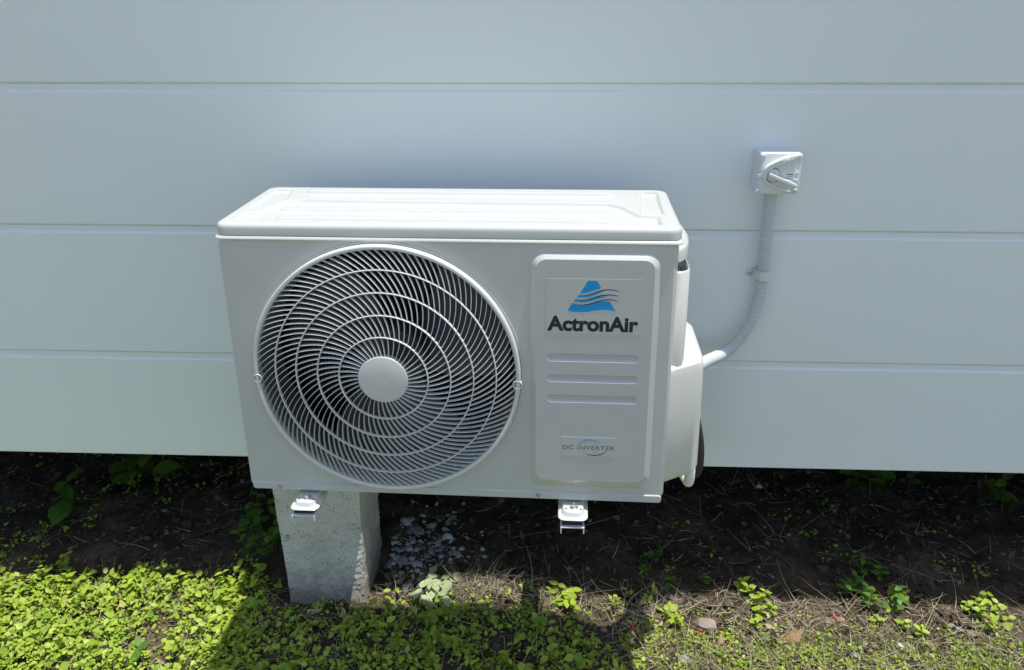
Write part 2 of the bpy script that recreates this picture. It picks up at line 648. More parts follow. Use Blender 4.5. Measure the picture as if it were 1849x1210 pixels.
# casing
mb = MB()
hole = circle(FX, FZ, 0.2475, 144)
outer = rrect(0.003, 0.796, 0.0035, FT, 0.010)
loops = [outer, rrect(0.0012, 0.7985, 0.0018, FT + 0.0015, 0.011), rrect(0.0, 0.8040, 0.0, FT + 0.0042, 0.012), rrect(-0.0005, 0.8055, -0.0005, FT + 0.0050, 0.012)]
ys = [0.0, 0.0005, 0.0085, 0.013]
plate(mb, [outer, hole], 0.0)
mb.loops([L3(l, y) for l, y in zip(loops, ys)] + [L3(loops[-1], D)], cap1=True)
# raised collar round the fan opening
prof = [(0.2520, 0.0002), (0.2514, -0.0016), (0.2490, -0.0018), (0.2485, -0.0002), (0.2475, 0.0002), (0.2470, 0.012)]
mb.loops([L3(circle(FX, FZ, r, 144), y) for r, y in prof])
cm = weld(mb.mesh('casing'), 2e-5)
cm.shade_smooth()
cm.set_sharp_from_angle(angle=math.radians(28))
obj('casing', cm, 'unit_white', ac)

# base pan lip along the bottom of the front
mb = MB()
lip = rrect(0.0045, 0.8005, -0.0035, 0.0125, 0.006)
lip2 = rrect(0.0052, 0.7995, -0.0025, 0.0112, 0.005)
mb.loops([L3(lip, 0.004), L3(lip, -0.0012), L3(lip2, -0.0024)], cap1=True)
mb.box(0.006, 0.799, 0.004, D - 0.004, -0.0042, -0.0012)
obj('base_pan', mb, 'unit_white', ac, smooth=35)


def screw(x, y, z, r=0.0042):
    mb = MB()
    mb.loops([L3(circle(x, z, q, 16), y + d) for q, d in ((r * 1.45, 0.0), (r * 1.45, -0.0009), (r, -0.0011), (r * 0.92, -0.003), (r * 0.45, -0.0033), (r * 0.4, -0.0015))], cap1=True)
    return mb


for sx, sz in ((0.0593, 0.0042), (0.5670, 0.0050)):
    obj('screw', screw(sx, -0.0024, sz, 0.0032), 'steel', ac, smooth=40)

# dark inside: shroud, coil
mb = MB()
mb.loops([L3(circle(FX, FZ, r, 96), y) for r, y in ((0.2465, 0.004), (0.2385, 0.008), (0.2330, 0.02), (0.2310, 0.05), (0.2320, 0.095))])
obj('fan_shroud', mb, 'fan_grey', ac, smooth=40)
mb = MB()
mb.box(0.02, 0.57, 0.196, 0.20, 0.01, 0.50)
for k in range(60):
    x = 0.03 + k * 0.009
    mb.box(x, x + 0.0012, 0.184, 0.1958, 0.012, 0.498)
obj('coil', mb, 'coil_dark', ac)


# fan: hub and three swept blades
fan_root_loc = (FX, 0.05, FZ)
mb = MB()
mb.loops([L3(circle(0, 0, r, 48), y) for r, y in ((0.066, 0.06), (0.066, 0.006), (0.062, 0.0), (0.02, -0.002))], cap1=True)
fan = obj('fan', mb, 'fan_dark', ac, fan_root_loc, smooth=40)
mb = MB()
L = []
for i in range(15):
    r = 0.06 + (0.222 - 0.06) * i / 14
    a0 = 0.25 * (r / 0.2) ** 1.5
    L.append([(r * math.cos(a0 + t * (1.35 - 0.1 * i / 14)), 0.012 + 0.055 * t + 0.012 * t * t, r * math.sin(a0 + t * (1.35 - 0.1 * i / 14))) for t in np.linspace(0, 1, 12)])
mb.loops(L, closed=False)
bl = mb.mesh('fan_blade', 60)
bl.materials.append(M['fan_dark'])
for k in range(3):
    o = obj('fan_blade', bl, None, fan)
    o.rotation_euler = (0, 2 * math.pi * k / 3 + 0.4, 0)

# grille: rim, rings, spokes, hub cap
def dome(r):
    return -0.0325 + 0.0200 * (max(r - 0.02, 0) / 0.218) ** 1.7


mb = MB()
prof = [(0.2475, 0.003), (0.2472, -0.0110), (0.2464, -0.0128), (0.2448, -0.0138), (0.2412, -0.0138), (0.2398, -0.0130), (0.2388, -0.0110), (0.2380, 0.003)]
NOT = [(math.pi + 0.055), (-0.055)]             # two screw notches
lps = []
for r, y in prof:
    L = []
    for i in range(240):
        a = 2 * math.pi * i / 240
        rr = r
        L.append((FX + rr * math.cos(a), y, FZ + rr * math.sin(a)))
    lps.append(L)
mb.loops(lps)
grille = obj('fan_grille', mb, 'unit_plastic', ac, smooth=38)
for a in NOT:
    s_ = MB()
    cx, cz = FX + 0.2415 * math.cos(a), FZ + 0.2415 * math.sin(a)
    s_.loops([L3(circle(cx, cz, q, 24), y) for q, y in ((0.0086, 0.0), (0.0086, -0.0138), (0.0080, -0.0144), (0.0070, -0.0140), (0.0064, -0.0060), (0.0040, -0.0055))], cap1=True)
    o = obj('screw_boss', s_, 'unit_plastic', grille, smooth=40)
    o2 = obj('screw', screw(cx, -0.0055, cz, 0.0032), 'steel', ac, smooth=40)

RINGS = [0.0815, 0.1222, 0.1632, 0.2038]
for r in RINGS:
    mb = MB()
    y = dome(r)
    mb.loops([L3(circle(FX, FZ, r + dr, 128), y + dy) for dr, dy in ((-0.0010, 0.006), (-0.0012, 0.0006), (-0.0006, -0.0006), (0.0006, -0.0006), (0.0012, 0.0006), (0.0010, 0.006), (-0.0010, 0.006))])
    obj('grille_ring', mb, 'unit_plastic', grille, smooth=50)
mb = MB()
mb.loops([L3(circle(FX, FZ, r, 64), y) for r, y in ((0.0440, -0.016), (0.0457, -0.0305), (0.0455, -0.0322), (0.0446, -0.0330), (0.0440, -0.0332), (0.01, -0.0333))], cap1=True)
obj('hub_cap', mb, 'unit_plastic', grille, smooth=40)

edges_r = [0.0450] + RINGS + [0.2385]
counts = [44, 62, 78, 94, 108]
# swirl: tan(angle to the radius) grows with r
RR = np.linspace(0.04, 0.24, 400)
TH = np.concatenate([[0], np.cumsum(((RR[1:] / 0.215) ** 1.25) / RR[1:] * np.diff(RR))])


def swirl(r):
    return float(np.interp(r, RR, TH))


def spoke_mesh(ra, rb, n=6):
    mb = MB()
    L = []
    for i in range(n + 1):
        r = ra + (rb - ra) * i / n
        th = swirl(r)
        c, s = math.cos(th), math.sin(th)
        # unit normal of the curve in the plane of the grille
        tn = (r / 0.215) ** 1.25
        tx, tz = c - s * tn, s + c * tn
        l = math.hypot(tx, tz)
        nx, nz = -tz / l, tx / l
        y = dome(r)
        h = 0.00058
        x, z = r * c, r * s
        dep = 0.0080
        L.append([(x - nx * h * 0.6, y + dep, z - nz * h * 0.6), (x - nx * h, y + 0.0006, z - nz * h), (x - nx * h * 0.5, y, z - nz * h * 0.5),
                  (x + nx * h * 0.5, y, z + nz * h * 0.5), (x + nx * h, y + 0.0006, z + nz * h), (x + nx * h * 0.6, y + dep, z + nz * h * 0.6)])
    mb.loops(L)
    return mb


inner = MB()
for zi, n in enumerate(counts):
    base = spoke_mesh(edges_r[zi] - 0.0005, edges_r[zi + 1] + 0.0005)
    off = zi * 0.31
    if zi < 2:
        for k in range(n):
            a = 2 * math.pi * k / n + off
            c, s = math.cos(a), math.sin(a)
            inner.add([(FX + x * c - z * s, y, FZ + x * s + z * c) for x, y, z in base.v], base.f)
    else:
        me = base.mesh('grille_spoke', 50)
        me.materials.append(M['unit_plastic'])
        for k in range(n):
            o = obj('grille_spoke', me, None, grille, (FX, 0, FZ))
            o.rotation_euler = (0, -(2 * math.pi * k / n + off), 0)
tag(obj('inner_spokes', inner, 'unit_plastic', grille, smooth=50), kind='stuff')

# raised service panel with three pressed louvres
mb = MB()
l0 = rrect(0.5530, 0.7765, 0.0260, 0.4935, 0.024, 10)
seq = [(l0, 0.001), (l0, -0.0004), (rrect(0.5540, 0.7755, 0.0275, 0.4925, 0.0235, 10), -0.0016), (rrect(0.5618, 0.7665, 0.0440, 0.4855, 0.019, 10), -0.0090),
       (rrect(0.5630, 0.7653, 0.0458, 0.4843, 0.018, 10), -0.0100)]
mb.loops([L3(l, y) for l, y in seq])
slots = [rrect(0.5826, 0.7450, zc - 0.0078, zc + 0.0078, 0.0078, 8) for zc in (0.3005, 0.2595, 0.2185)]
plate(mb, [seq[-1][0]] + slots, -0.0100)
for zc in (0.3005, 0.2595, 0.2185):
    q = [(0, -0.0100), (0.0006, -0.0096), (0.0034, -0.0062), (0.0042, -0.0058)]
    mb.loops([L3(rrect(0.5826 + d, 0.7450 - d, zc - 0.0078 + d, zc + 0.0078 - d, 0.0078 - d, 8), y) for d, y in q], cap1=True)
pm = weld(mb.mesh('service_panel'), 2e-5)
pm.shade_smooth()
pm.set_sharp_from_angle(angle=math.radians(25))
obj('service_panel', pm, 'unit_white', ac)


# lid with pressed ribs
def sd_poly(px, pz, poly):
    """signed distance to polygon, negative inside"""
    P = np.array(poly, float)
    d = np.full(px.shape, 1e9)
    inside = np.zeros(px.shape, bool)
    n = len(P)
    for i in range(n):
        a, b = P[i], P[(i + 1) % n]
        e = b - a
        t = np.clip(((px - a[0]) * e[0] + (pz - a[1]) * e[1]) / (e @ e), 0, 1)
        d = np.minimum(d, np.hypot(px - a[0] - t * e[0], pz - a[1] - t * e[1]))
        c = ((a[1] > pz) != (b[1] > pz)) & (px < (b[0] - a[0]) * (pz - a[1]) / (b[1] - a[1] + 1e-12) + a[0])
        inside ^= c
    return np.where(inside, -d, d)


def sstep(a, b, x):
    t = np.clip((x - a) / (b - a), 0, 1)
    return t * t * (3 - 2 * t)


def lid_height(u, v):
    h = np.zeros_like(u)
    # pressed tray with cut-off front corners
    tray = [(0.030, 0.026), (0.775, 0.026), (0.775, 0.082), (0.742, 0.086), (0.712, 0.150), (0.690, 0.166), (0.100, 0.176), (0.072, 0.166), (0.044, 0.080), (0.030, 0.076)]
    h -= 0.0065 * sstep(0.0034, -0.0034, sd_poly(u, v, tray))
    # long ribs
    for (a, b, c, wd, ht) in ((0.104, 0.690, 0.232, 0.011, 0.0058), (0.100, 0.690, 0.055, 0.009, 0.0055), (0.085, 0.700, 0.118, 0.008, 0.0050)):
        du = np.maximum(np.maximum(a - u, u - b), 0)
        d = np.hypot(du, v - c)
        h += ht * sstep(wd + 0.0032, wd - 0.0032, d)
    # shallow dishes at the right end
    h -= 0.0055 * sstep(0.002, -0.002, sd_poly(u, v, [(0.744, 0.092), (0.786, 0.098), (0.788, 0.262), (0.760, 0.262)]))
    h -= 0.0045 * sstep(0.002, -0.002, sd_poly(u, v, [(0.018, 0.098), (0.040, 0.094), (0.064, 0.190), (0.050, 0.258), (0.018, 0.258)]))
    return h


def build_lid():
    x0, x1, y0, y1, R = -0.0045, W + 0.0055, -0.0008, D + 0.005, 0.024
    rim = np.array([0, .0006, .0016, .003, .005, .0075, .0105, .014])
    us = np.concatenate([x0 + rim, np.linspace(x0 + .018, x1 - .018, 300), (x1 - rim)[::-1]])
    vs = np.concatenate([y0 + rim, np.linspace(y0 + .018, y1 - .018, 330), (y1 - rim)[::-1]])
    U, V = np.meshgrid(us, vs)
    # pull the grid corners onto the rounded corner
    cx, cy = np.clip(U, x0 + R, x1 - R), np.clip(V, y0 + R, y1 - R)
    dx, dy = U - cx, V - cy
    mx = np.maximum(np.abs(dx), np.abs(dy))
    ln = np.hypot(dx, dy)
    k = np.where(ln > 1e-9, mx / np.maximum(ln, 1e-9), 1)
    U2, V2 = cx + dx * k, cy + dy * k
    d = np.where((np.abs(dx) > 0) & (np.abs(dy) > 0), R - mx, np.minimum(np.minimum(U - x0, x1 - U), np.minimum(V - y0, y1 - V)))
    r = 0.0085
    q = np.clip(r - d, 0, r)
    Z = H - (r - np.sqrt(r * r - q * q)) + lid_height(U2, V2) * sstep(0.008, 0.018, d)
    n, kk = len(us), len(vs)
    idx = np.arange(n * kk).reshape(kk, n)
    quads = np.stack([idx[:-1, :-1], idx[:-1, 1:], idx[1:, 1:], idx[1:, :-1]], -1).reshape(-1, 4)
    ring = np.concatenate([idx[0, :-1], idx[:-1, -1], idx[-1, :0:-1], idx[:0:-1, 0]])
    verts = np.stack([U2, V2, Z], -1).reshape(-1, 3)
    b = verts[ring].copy()
    b[:, 2] = H - 0.0205
    c = b.copy()
    ctr = np.array([(x0 + x1) / 2, (y0 + y1) / 2])
    c[:, 0] += np.sign(ctr[0] - c[:, 0]) * 0.004
    c[:, 1] += np.sign(ctr[1] - c[:, 1]) * 0.003
    c[:, 2] = H - 0.0222
    N = len(verts)
    m_ = len(ring)
    j = np.arange(m_)
    jn = (j + 1) % m_
    s1 = np.stack([ring[jn], ring[j], N + j, N + jn], -1)
    s2 = np.stack([N + jn, N + j, N + m_ + j, N + m_ + jn], -1)
    m = bpy.data.meshes.new('lid')
    bulk(m, np.concatenate([verts, b, c]), np.concatenate([quads, s1, s2]))
    m.shade_smooth()
    m.set_sharp_from_angle(angle=math.radians(50))
    obj('lid', m, 'lid_white', ac)


build_lid()
# shoulder of the casing under the lid
mb = MB()
mb.loops([[(p[0], p[1], z) for p in rrect(-0.001 - e, W + 0.002 + e, 0.0008 - 0.62 * e, D, 0.018)] for e, z in ((0.0, FT - 0.0005), (0.0055, FT + 0.0008), (0.0068, FT + 0.0020), (0.0066, FT + 0.0034), (0.0030, FT + 0.0072), (-0.003, FT + 0.0080))])
obj('top_flange', mb, 'unit_white', ac, smooth=60)

# valve cover and hand grip on the right side
mb = MB()
Xs = W + 0.0005
plan = [(Xs, 0.050), (Xs + 0.056, 0.084), (Xs + 0.066, 0.091), (Xs + 0.073, 0.100), (Xs + 0.0775, 0.112), (Xs + 0.079, 0.126), (Xs + 0.079, 0.262), (Xs, 0.262)]


def cover_loop(z, k=1.0, e=0.0):
    return [(Xs + (x - Xs) * k, y + e * (1 if y < 0.15 else 0), z) for x, y in plan]


mb.loops([cover_loop(0.004, 0.90, 0.006), cover_loop(0.0045, 0.95, 0.003), cover_loop(0.012, 1.0), cover_loop(0.14, 0.985), cover_loop(0.232, 0.965), cover_loop(0.246, 0.94, 0.003), cover_loop(0.252, 0.90, 0.008),
          cover_loop(0.284, 0.42, 0.040), cover_loop(0.288, 0.36, 0.048)], cap0=True, cap1=True)
obj('valve_cover', mb, 'unit_plastic', ac, smooth=26)
mb = MB()
pl2 = [(Xs, 0.064), (Xs + 0.018, 0.068), (Xs + 0.028, 0.075), (Xs + 0.033, 0.088), (Xs + 0.034, 0.110), (Xs + 0.034, 0.24), (Xs, 0.24)]
ct2 = (Xs + 0.015, 0.15)


def lp2(z, sh=0.0):
    return [(x + (ct2[0] - x) * sh if x > Xs else x, y + (ct2[1] - y) * sh * 0.6, z) for x, y in pl2]


mb.loops([lp2(0.250), lp2(0.436), lp2(0.439, 0.06), lp2(0.437, 0.16), lp2(0.405, 0.24)], cap1=True)
obj('side_channel', mb, 'unit_plastic', ac, smooth=42)
mb = MB()


def lp3(z, k):
    return [(Xs + (0.036 * k) * math.sin(t), 0.165 - (0.095 * k) * math.cos(t), z) for t in np.linspace(0, math.pi, 18)]


mb.loops([lp3(0.4535, 0.93), lp3(0.4545, 1.0), lp3(0.474, 1.0), lp3(0.480, 0.97), lp3(0.4985, 0.60), lp3(0.5045, 0.42), lp3(0.506, 0.3)], cap0=True, cap1=True)
obj('hand_grip', mb, 'unit_plastic', ac, smooth=50)

# feet: pressed tabs sticking out under the front, each with a bolt
def foot(xc):
    mb = MB()
    def outl(e, yb=0.03):
        w, r = 0.0270 - e, 0.014
        pts = [(xc - w, yb)]
        for a in np.linspace(180, 270, 7):
            pts.append((xc - w + r + r * math.cos(math.radians(a)), -0.040 + e + r + r * math.sin(math.radians(a))))
        for a in np.linspace(270, 360, 7):
            pts.append((xc + w - r + r * math.cos(math.radians(a)), -0.040 + e + r + r * math.sin(math.radians(a))))
        pts.append((xc + w, yb))
        return pts
    prof = [(-0.0012, -0.0225), (0.0, -0.0215), (0.0012, -0.0205), (0.0045, -0.0200), (0.0062, -0.0185), (0.0075, -0.0125), (0.0088, -0.0112), (0.0105, -0.0108)]
    mb.loops([[(x, y, z) for x, y in outl(e)] for e, z in prof], cap1=True)
    mb.box(xc - 0.022, xc + 0.022, 0.028, 0.060, -0.0115, -0.0065)
    f = obj('foot', mb, 'unit_white', ac, smooth=45)
    for dx in (-0.013, 0.0145):
        h = MB()
        h.loops([[(xc + dx + 0.0028 * math.cos(t), -0.021 + 0.0014 * math.sin(t), z) for t in np.linspace(0, 2 * math.pi, 10, endpoint=False)] for z in (-0.0112, -0.01045)], cap1=True)
        obj('bolt_hole', h, 'rubber', f)
    b = MB()
    bx, by = xc + 0.002, -0.0155
    b.loops([[(bx + r * math.cos(t), by + r * math.sin(t), z) for t in np.linspace(0, 2 * math.pi, 24, endpoint=False)] for r, z in ((0.0078, -0.0108), (0.0078, -0.0094), (0.0070, -0.0090))], cap1=True)
    b.loops([[(bx + r * math.cos(t), by + r * math.sin(t), z) for t in np.linspace(0, 2 * math.pi, 6, endpoint=False)] for r, z in ((0.0062, -0.0091), (0.0064, -0.0035), (0.0054, -0.0028), (0.0040, -0.0027), (0.0034, -0.0033))], cap1=True)
    obj('bolt', b, 'steel', f, smooth=30)


for xc in (0.1150, 0.6340):
    foot(xc)


# stickers
def to_mesh(name, body, width, height_scale=1.0, offset=0.0, spacing=1.0):
    """lettering as a flat solid: x right, z up, origin at its left foot"""
    cu = bpy.data.curves.new(name, 'FONT')
    cu.body = body
    cu.size = 1.0
    cu.offset = offset
    cu.extrude = 0.004
    cu.space_character = spacing
    cu.resolution_u = 4
    to = bpy.data.objects.new(name, cu)
    COL.objects.link(to)
    dg = bpy.context.evaluated_depsgraph_get()
    dg.update()
    me = bpy.data.meshes.new_from_object(to.evaluated_get(dg))
    bpy.data.objects.remove(to)
    n = len(me.vertices)
    co = np.empty(n * 3, np.float32)
    me.vertices.foreach_get('co', co)
    co = co.reshape(-1, 3)
    lo, hi = co.min(0), co.max(0)
    s = width / (hi[0] - lo[0])
    out = np.stack([(co[:, 0] - lo[0]) * s, -co[:, 2] * 0.01, co[:, 1] * s * height_scale], -1)
    me.vertices.foreach_set('co', out.astype(np.float32).ravel())
    me.update()
    me.materials.clear()
    me.name = name
    return me


def flat(name, polys, y, mat, parent, th=0.00012):
    mb = MB()
    for P in polys:
        mb.prism(P, 'y', y, y - th)
    return obj(name, mb, mat, parent)


def lx(c):   # logo sketch units to unit coordinates
    return 0.5801 + (c - 157) * 0.0001600


def lz(c):
    return 0.4501 - (c - 383) * 0.0001650


sy = -0.01000
mb = MB()
so = rrect(0.5801, 0.7475, 0.3475, 0.4501, 0.0015, 3)
mb.loops([L3(so, sy + 0.0004), L3(so, sy - 0.0003)], cap1=True)
logo = obj('logo_sticker', mb, 'sticker', ac)


def wave(pts, n=24):
    """smooth curve through points (Catmull-Rom)"""
    P = np.array([pts[0]] + list(pts) + [pts[-1]], float)
    out = []
    for i in range(1, len(P) - 2):
        for t in np.linspace(0, 1, n // (len(P) - 3) + 2)[:-1]:
            a, b, c, d = P[i - 1], P[i], P[i + 1], P[i + 2]
            out.append(0.5 * ((2 * b) + (c - a) * t + (2 * a - 5 * b + 4 * c - d) * t * t + (3 * b - a - 3 * c + d) * t ** 3))
    out.append(P[-2])
    return [tuple(p) for p in out]


def LG(pts):
    return [(lx(a), lz(b)) for a, b in pts]


w1 = wave([(510, 560), (580, 566), (640, 551), (710, 524), (790, 502), (870, 499), (940, 516)])
w2 = wave([(475, 610), (550, 621), (630, 604), (710, 577), (790, 559), (870, 556), (937, 569)])
w3 = wave([(440, 655), (520, 675), (600, 668), (680, 645), (760, 618), (850, 609), (935, 625)])


def band(top, bot):
    return LG(list(top) + list(bot)[::-1])


emb = [band([(608, 400), (705, 400), (750, 480)], [(525, 543)] + wave([(526, 543), (580, 541), (640, 524), (700, 500), (750, 481)])[1:]),
       band(wave([(508, 566), (580, 572), (650, 555), (720, 528), (782, 514)]), wave([(490, 588), (570, 590), (650, 575), (720, 545), (782, 516)])),
       band(wave([(472, 616), (550, 627), (630, 611), (710, 584), (822, 565)]), wave([(457, 637), (520, 645), (600, 640), (690, 615), (822, 568)])),
       band(wave([(438, 661), (520, 681), (600, 674), (680, 651), (760, 628), (845, 628)]), wave([(390, 740), (450, 752), (540, 757), (620, 750), (700, 734), (780, 725), (850, 729), (912, 742)]))]
flat('emblem', emb, sy - 0.00032, 'print_blue', logo)
lines = []
for w in (w1, w2, w3):
    n = len(w)
    th = [3.0 + 14.0 * math.sin(math.pi * (0.08 + 0.9 * (i / n) ** 0.9)) * (0.35 + 0.65 * i / n) for i in range(n)]
    lines.append(LG([(a, b - t * 0.5) for (a, b), t in zip(w, th)] + [(a, b + t * 0.5) for (a, b), t in list(zip(w, th))[::-1]]))
flat('emblem_lines', lines, sy - 0.00052, 'print_navy', logo)
tm = to_mesh('lettering', 'ActronAir', (1165 - 170) * 0.00016, 1.0, 0.040, 0.99)
o = obj('lettering', tm, 'print_dark', logo, (lx(170), sy - 0.00036, lz(966)))
co = np.empty(len(tm.vertices) * 3, np.float32)
tm.vertices.foreach_get('co', co)
co = co.reshape(-1, 3)
co[:, 2] *= (166 * 0.000165) / co[:, 2].max()
tm.vertices.foreach_set('co', co.ravel())

mb = MB()
so = rrect(0.6105, 0.7120, 0.0985, 0.1395, 0.001, 3)
mb.loops([L3(so, sy + 0.0004), L3(so, sy - 0.0003)], cap1=True)
inv = obj('inverter_sticker', mb, 'sticker', ac)
tm = to_mesh('lettering', 'DC INVERTER', 0.0955, 0.80, -0.004, 1.06)
obj('lettering', tm, 'print_grey', inv, (0.6130, sy - 0.00036, 0.1140))


def swoosh(cx, cz, rx, rz, a0, a1, th, n=28):
    up, dn = [], []
    for i in range(n + 1):
        t = i / n
        a = math.radians(a0 + (a1 - a0) * t)
        k = th * math.sin(math.pi * min(max(t, 0.02), 0.98)) ** 0.8
        up.append((cx + (rx + k) * math.cos(a), cz + (rz + k) * math.sin(a)))
        dn.append((cx + (rx - k * 0.2) * math.cos(a), cz + (rz - k * 0.2) * math.sin(a)))
    return up + dn[::-1]


flat('blue_swoosh', [swoosh(0.6640, 0.1195, 0.0235, 0.0145, 172, 40, 0.0018)], sy - 0.00032, 'print_blue', inv)
flat('dark_swoosh', [swoosh(0.6700, 0.1175, 0.0240, 0.0150, -135, -12, 0.0018)], sy - 0.00032, 'print_grey', inv)

# ------------------------------------------------------------------ brackets carrying the unit
def bracket(x, ground_label, ye, blocker=None):
    b = thing('wall_bracket', ground_label, 'bracket', (x, 0, 0.5195), (0, 0, 0), 'wall brackets under the air conditioner')
    mb = MB()
    # inverted channel arm
    w, t, h = 0.0225, 0.0022, 0.014
    yo, yi = ye, -0.006
    mb.prism([(-w, 0), (-w, -h), (-w + t, -h), (-w + t, -t), (w - t, -t), (w - t, -h), (w, -h), (w, 0)], 'y', yo, yi)
    obj('arm', mb, 'bracket_white', b, bevel=0.0006)
    mb = MB()
    mb.box(-w, w, -0.0055, -0.0015, -0.15 + 0.02, 0.20)
    obj('wall_plate', mb, 'bracket_white', b, bevel=0.0008)
    mb = MB()
    mb.box(-0.0195, 0.0195, ye + 0.006, ye + 0.07, 0.0004, 0.0110)
    obj('rubber_mount', mb, 'rubber', b, bevel=0.0015)
    if blocker:  # added unseen block behind the unit, keeps sun off the pier's left front
        mb = MB()
        mb.box(blocker[0] - x, blocker[1] - x, -0.098, -0.0015, -0.012, 0.040)
        obj('shade_blocker', mb, 'timber', b, bevel=0.002)


bracket(-0.4670, 'white steel wall bracket under the fan end of the unit, in front of the pier', -0.4315, (-0.70, -0.408))
bracket(0.0530, 'white steel wall bracket under the service panel end of the unit, over bare dark ground', -0.4480)

# ------------------------------------------------------------------ isolator switch
iso = thing('isolator_switch', 'square grey-white isolator switch with rotary lever, mounted on the wall', 'switch', (0.477, 0, 1.120))


def ix(c):
    return -0.0425 + (c - 360) / 770 * 0.085


def iz(c):
    return 0.043 - (c - 268) / 767 * 0.086


mb = MB()
mb.loops([L3(rrect(-0.0405 - e, 0.0405 + e, -0.043 - e, 0.0415 + e, 0.006), y) for e, y in ((0.0, -0.0008), (0.0, -0.052), (-0.001, -0.0535))], cap0=True, cap1=True)
obj('base_box', mb, 'switch_grey', iso, smooth=35)
mb = MB()
mb.loops([L3(rrect(-0.0425 + e, 0.0425 - e, -0.0430 + e, 0.0430 - e, 0.0065 - e), y) for e, y in ((0.001, -0.0540), (0.0, -0.0552), (0.0, -0.0690), (0.0012, -0.0716), (0.0032, -0.0724))], cap0=True, cap1=True)
obj('cover', mb, 'switch_grey', iso, smooth=30)
for cx, cy in ((415, 335), (1080, 335), (345, 978), (1010, 985)):
    mb = MB()
    mb.loops([L3(circle(ix(cx), iz(cy), r, 18), y) for r, y in ((0.0040, -0.0720), (0.0038, -0.0738), (0.0030, -0.0744), (0.0026, -0.0736))], cap1=True)
    obj('cover_screw', mb, 'switch_grey', iso, smooth=30)
# V-shaped guard round the dial
outr = wave([(1050, 292), (820, 318), (640, 395), (500, 472), (432, 545), (418, 640), (425, 745), (490, 815), (640, 890), (800, 962), (985, 1018)], 60)
innr = wave([(1050, 330), (870, 418), (760, 450), (600, 520), (520, 580), (482, 660), (486, 745), (540, 800), (680, 862), (830, 925), (985, 985)], 60)
mb = MB()
for a, b in ((0, -0.0),):
    n = len(outr)
    O = [(ix(p[0]), iz(p[1])) for p in outr]
    I = [(ix(p[0]), iz(p[1])) for p in innr]
    L = []
    for i in range(n):
        f = i / (n - 1)
        d = -0.0724 - 0.0120 * (1 - 0.55 * f) * min(1, 0.25 + 6 * min(f, 1 - f))
        o_, i_ = O[i], I[i]
        m1 = (o_[0] * 0.85 + i_[0] * 0.15, o_[1] * 0.85 + i_[1] * 0.15)
        m2 = (o_[0] * 0.15 + i_[0] * 0.85, o_[1] * 0.15 + i_[1] * 0.85)
        L.append([(o_[0], -0.072, o_[1]), (o_[0], d + 0.0015, o_[1]), (m1[0], d, m1[1]), (m2[0], d, m2[1]), (i_[0], d + 0.0015, i_[1]), (i_[0], -0.072, i_[1])])
    mb.loops(L, closed=False)
obj('guard', mb, 'switch_grey', iso, smooth=40)
mb = MB()
mb.loops([L3(circle(ix(612), iz(672), r, 40), y) for r, y in ((0.0152, -0.0722), (0.0152, -0.0727), (0.0140, -0.0727))])
obj('dial_gap', mb, 'print_dark', iso)
mb = MB()
mb.loops([L3(circle(ix(612), iz(672), r, 40), y) for r, y in ((0.0140, -0.0722), (0.0138, -0.0752), (0.0130, -0.0758))], cap1=True)
obj('dial', mb, 'switch_grey', iso, smooth=35)
p0, p1 = np.array([ix(520), iz(640)]), np.array([ix(1040), iz(865)])
dirv = (p1 - p0) / np.linalg.norm(p1 - p0)
per = np.array([-dirv[1], dirv[0]])
ln_ = np.linalg.norm(p1 - p0)
mb = MB()
L = []
for t, hw, dep in ((0.0, 0.0022, -0.0835), (0.06, 0.0032, -0.0850), (0.55, 0.0036, -0.0870), (0.66, 0.0052, -0.0880), (0.93, 0.0048, -0.0880), (1.0, 0.0026, -0.0872)):
    c = p0 + dirv * ln_ * t
    a, b = c + per * hw, c - per * hw
    L.append([(b[0], -0.0750 if t < 0.5 else -0.078, b[1]), (a[0], -0.0750 if t < 0.5 else -0.078, a[1]), (a[0], dep + 0.001, a[1]), (c[0] + per[0] * hw * 0.7, dep, c[1] + per[1] * hw * 0.7), (c[0] - per[0] * hw * 0.7, dep, c[1] - per[1] * hw * 0.7), (b[0], dep + 0.001, b[1])])
mb.loops(L, cap0=True, cap1=True)
obj('lever', mb, 'switch_grey', iso, smooth=35)
for bx in ((1000, 1070, -0.0760, 760, 740), (1040, 1075, -0.0750, 640, 612), (1010, 1070, -0.0780, 968, 925), (330, 385, -0.0745, 715, 655)):
    mb = MB()
    mb.box(ix(bx[0]), ix(bx[1]), bx[2], -0.0720, iz(bx[3]), iz(bx[4]))
    obj('padlock_lug', mb, 'switch_grey', iso, bevel=0.0006)
mb = MB()
for (a, b, c, d) in ((860, 995, 652, 668), (865, 930, 690, 697), (945, 975, 690, 704), (868, 905, 726, 733), (925, 990, 728, 738)):
    mb.box(ix(a), ix(b), -0.07255, -0.0722, iz(d), iz(c))
marks = obj('print_marks', mb, 'print_grey', iso)
tm = to_mesh('lettering', 'CE', 0.0068, 0.9, 0.0, 1.25)
obj('lettering', tm, 'print_grey', marks, (ix(990), -0.0726, iz(706)))

# corrugated conduit from the switch into the valve cover
def spline(pts, step):
    d = [Vector(p) for p in wave(pts, 240)] if len(pts[0]) == 2 else None
    P = np.array([pts[0]] + list(pts) + [pts[-1]], float)
    out = []
    for i in range(1, len(P) - 2):
        for t in np.linspace(0, 1, 60)[:-1]:
            a, b, c, e = P[i - 1], P[i], P[i + 1], P[i + 2]
            out.append(0.5 * ((2 * b) + (c - a) * t + (2 * a - 5 * b + 4 * c - e) * t * t + (3 * b - a - 3 * c + e) * t ** 3))
    out.append(P[-2])
    out = np.array(out)
    s = np.r_[0, np.cumsum(np.linalg.norm(np.diff(out, axis=0), axis=1))]
    q = np.arange(0, s[-1], step)
    return np.stack([np.interp(q, s, out[:, k]) for k in range(3)], 1)


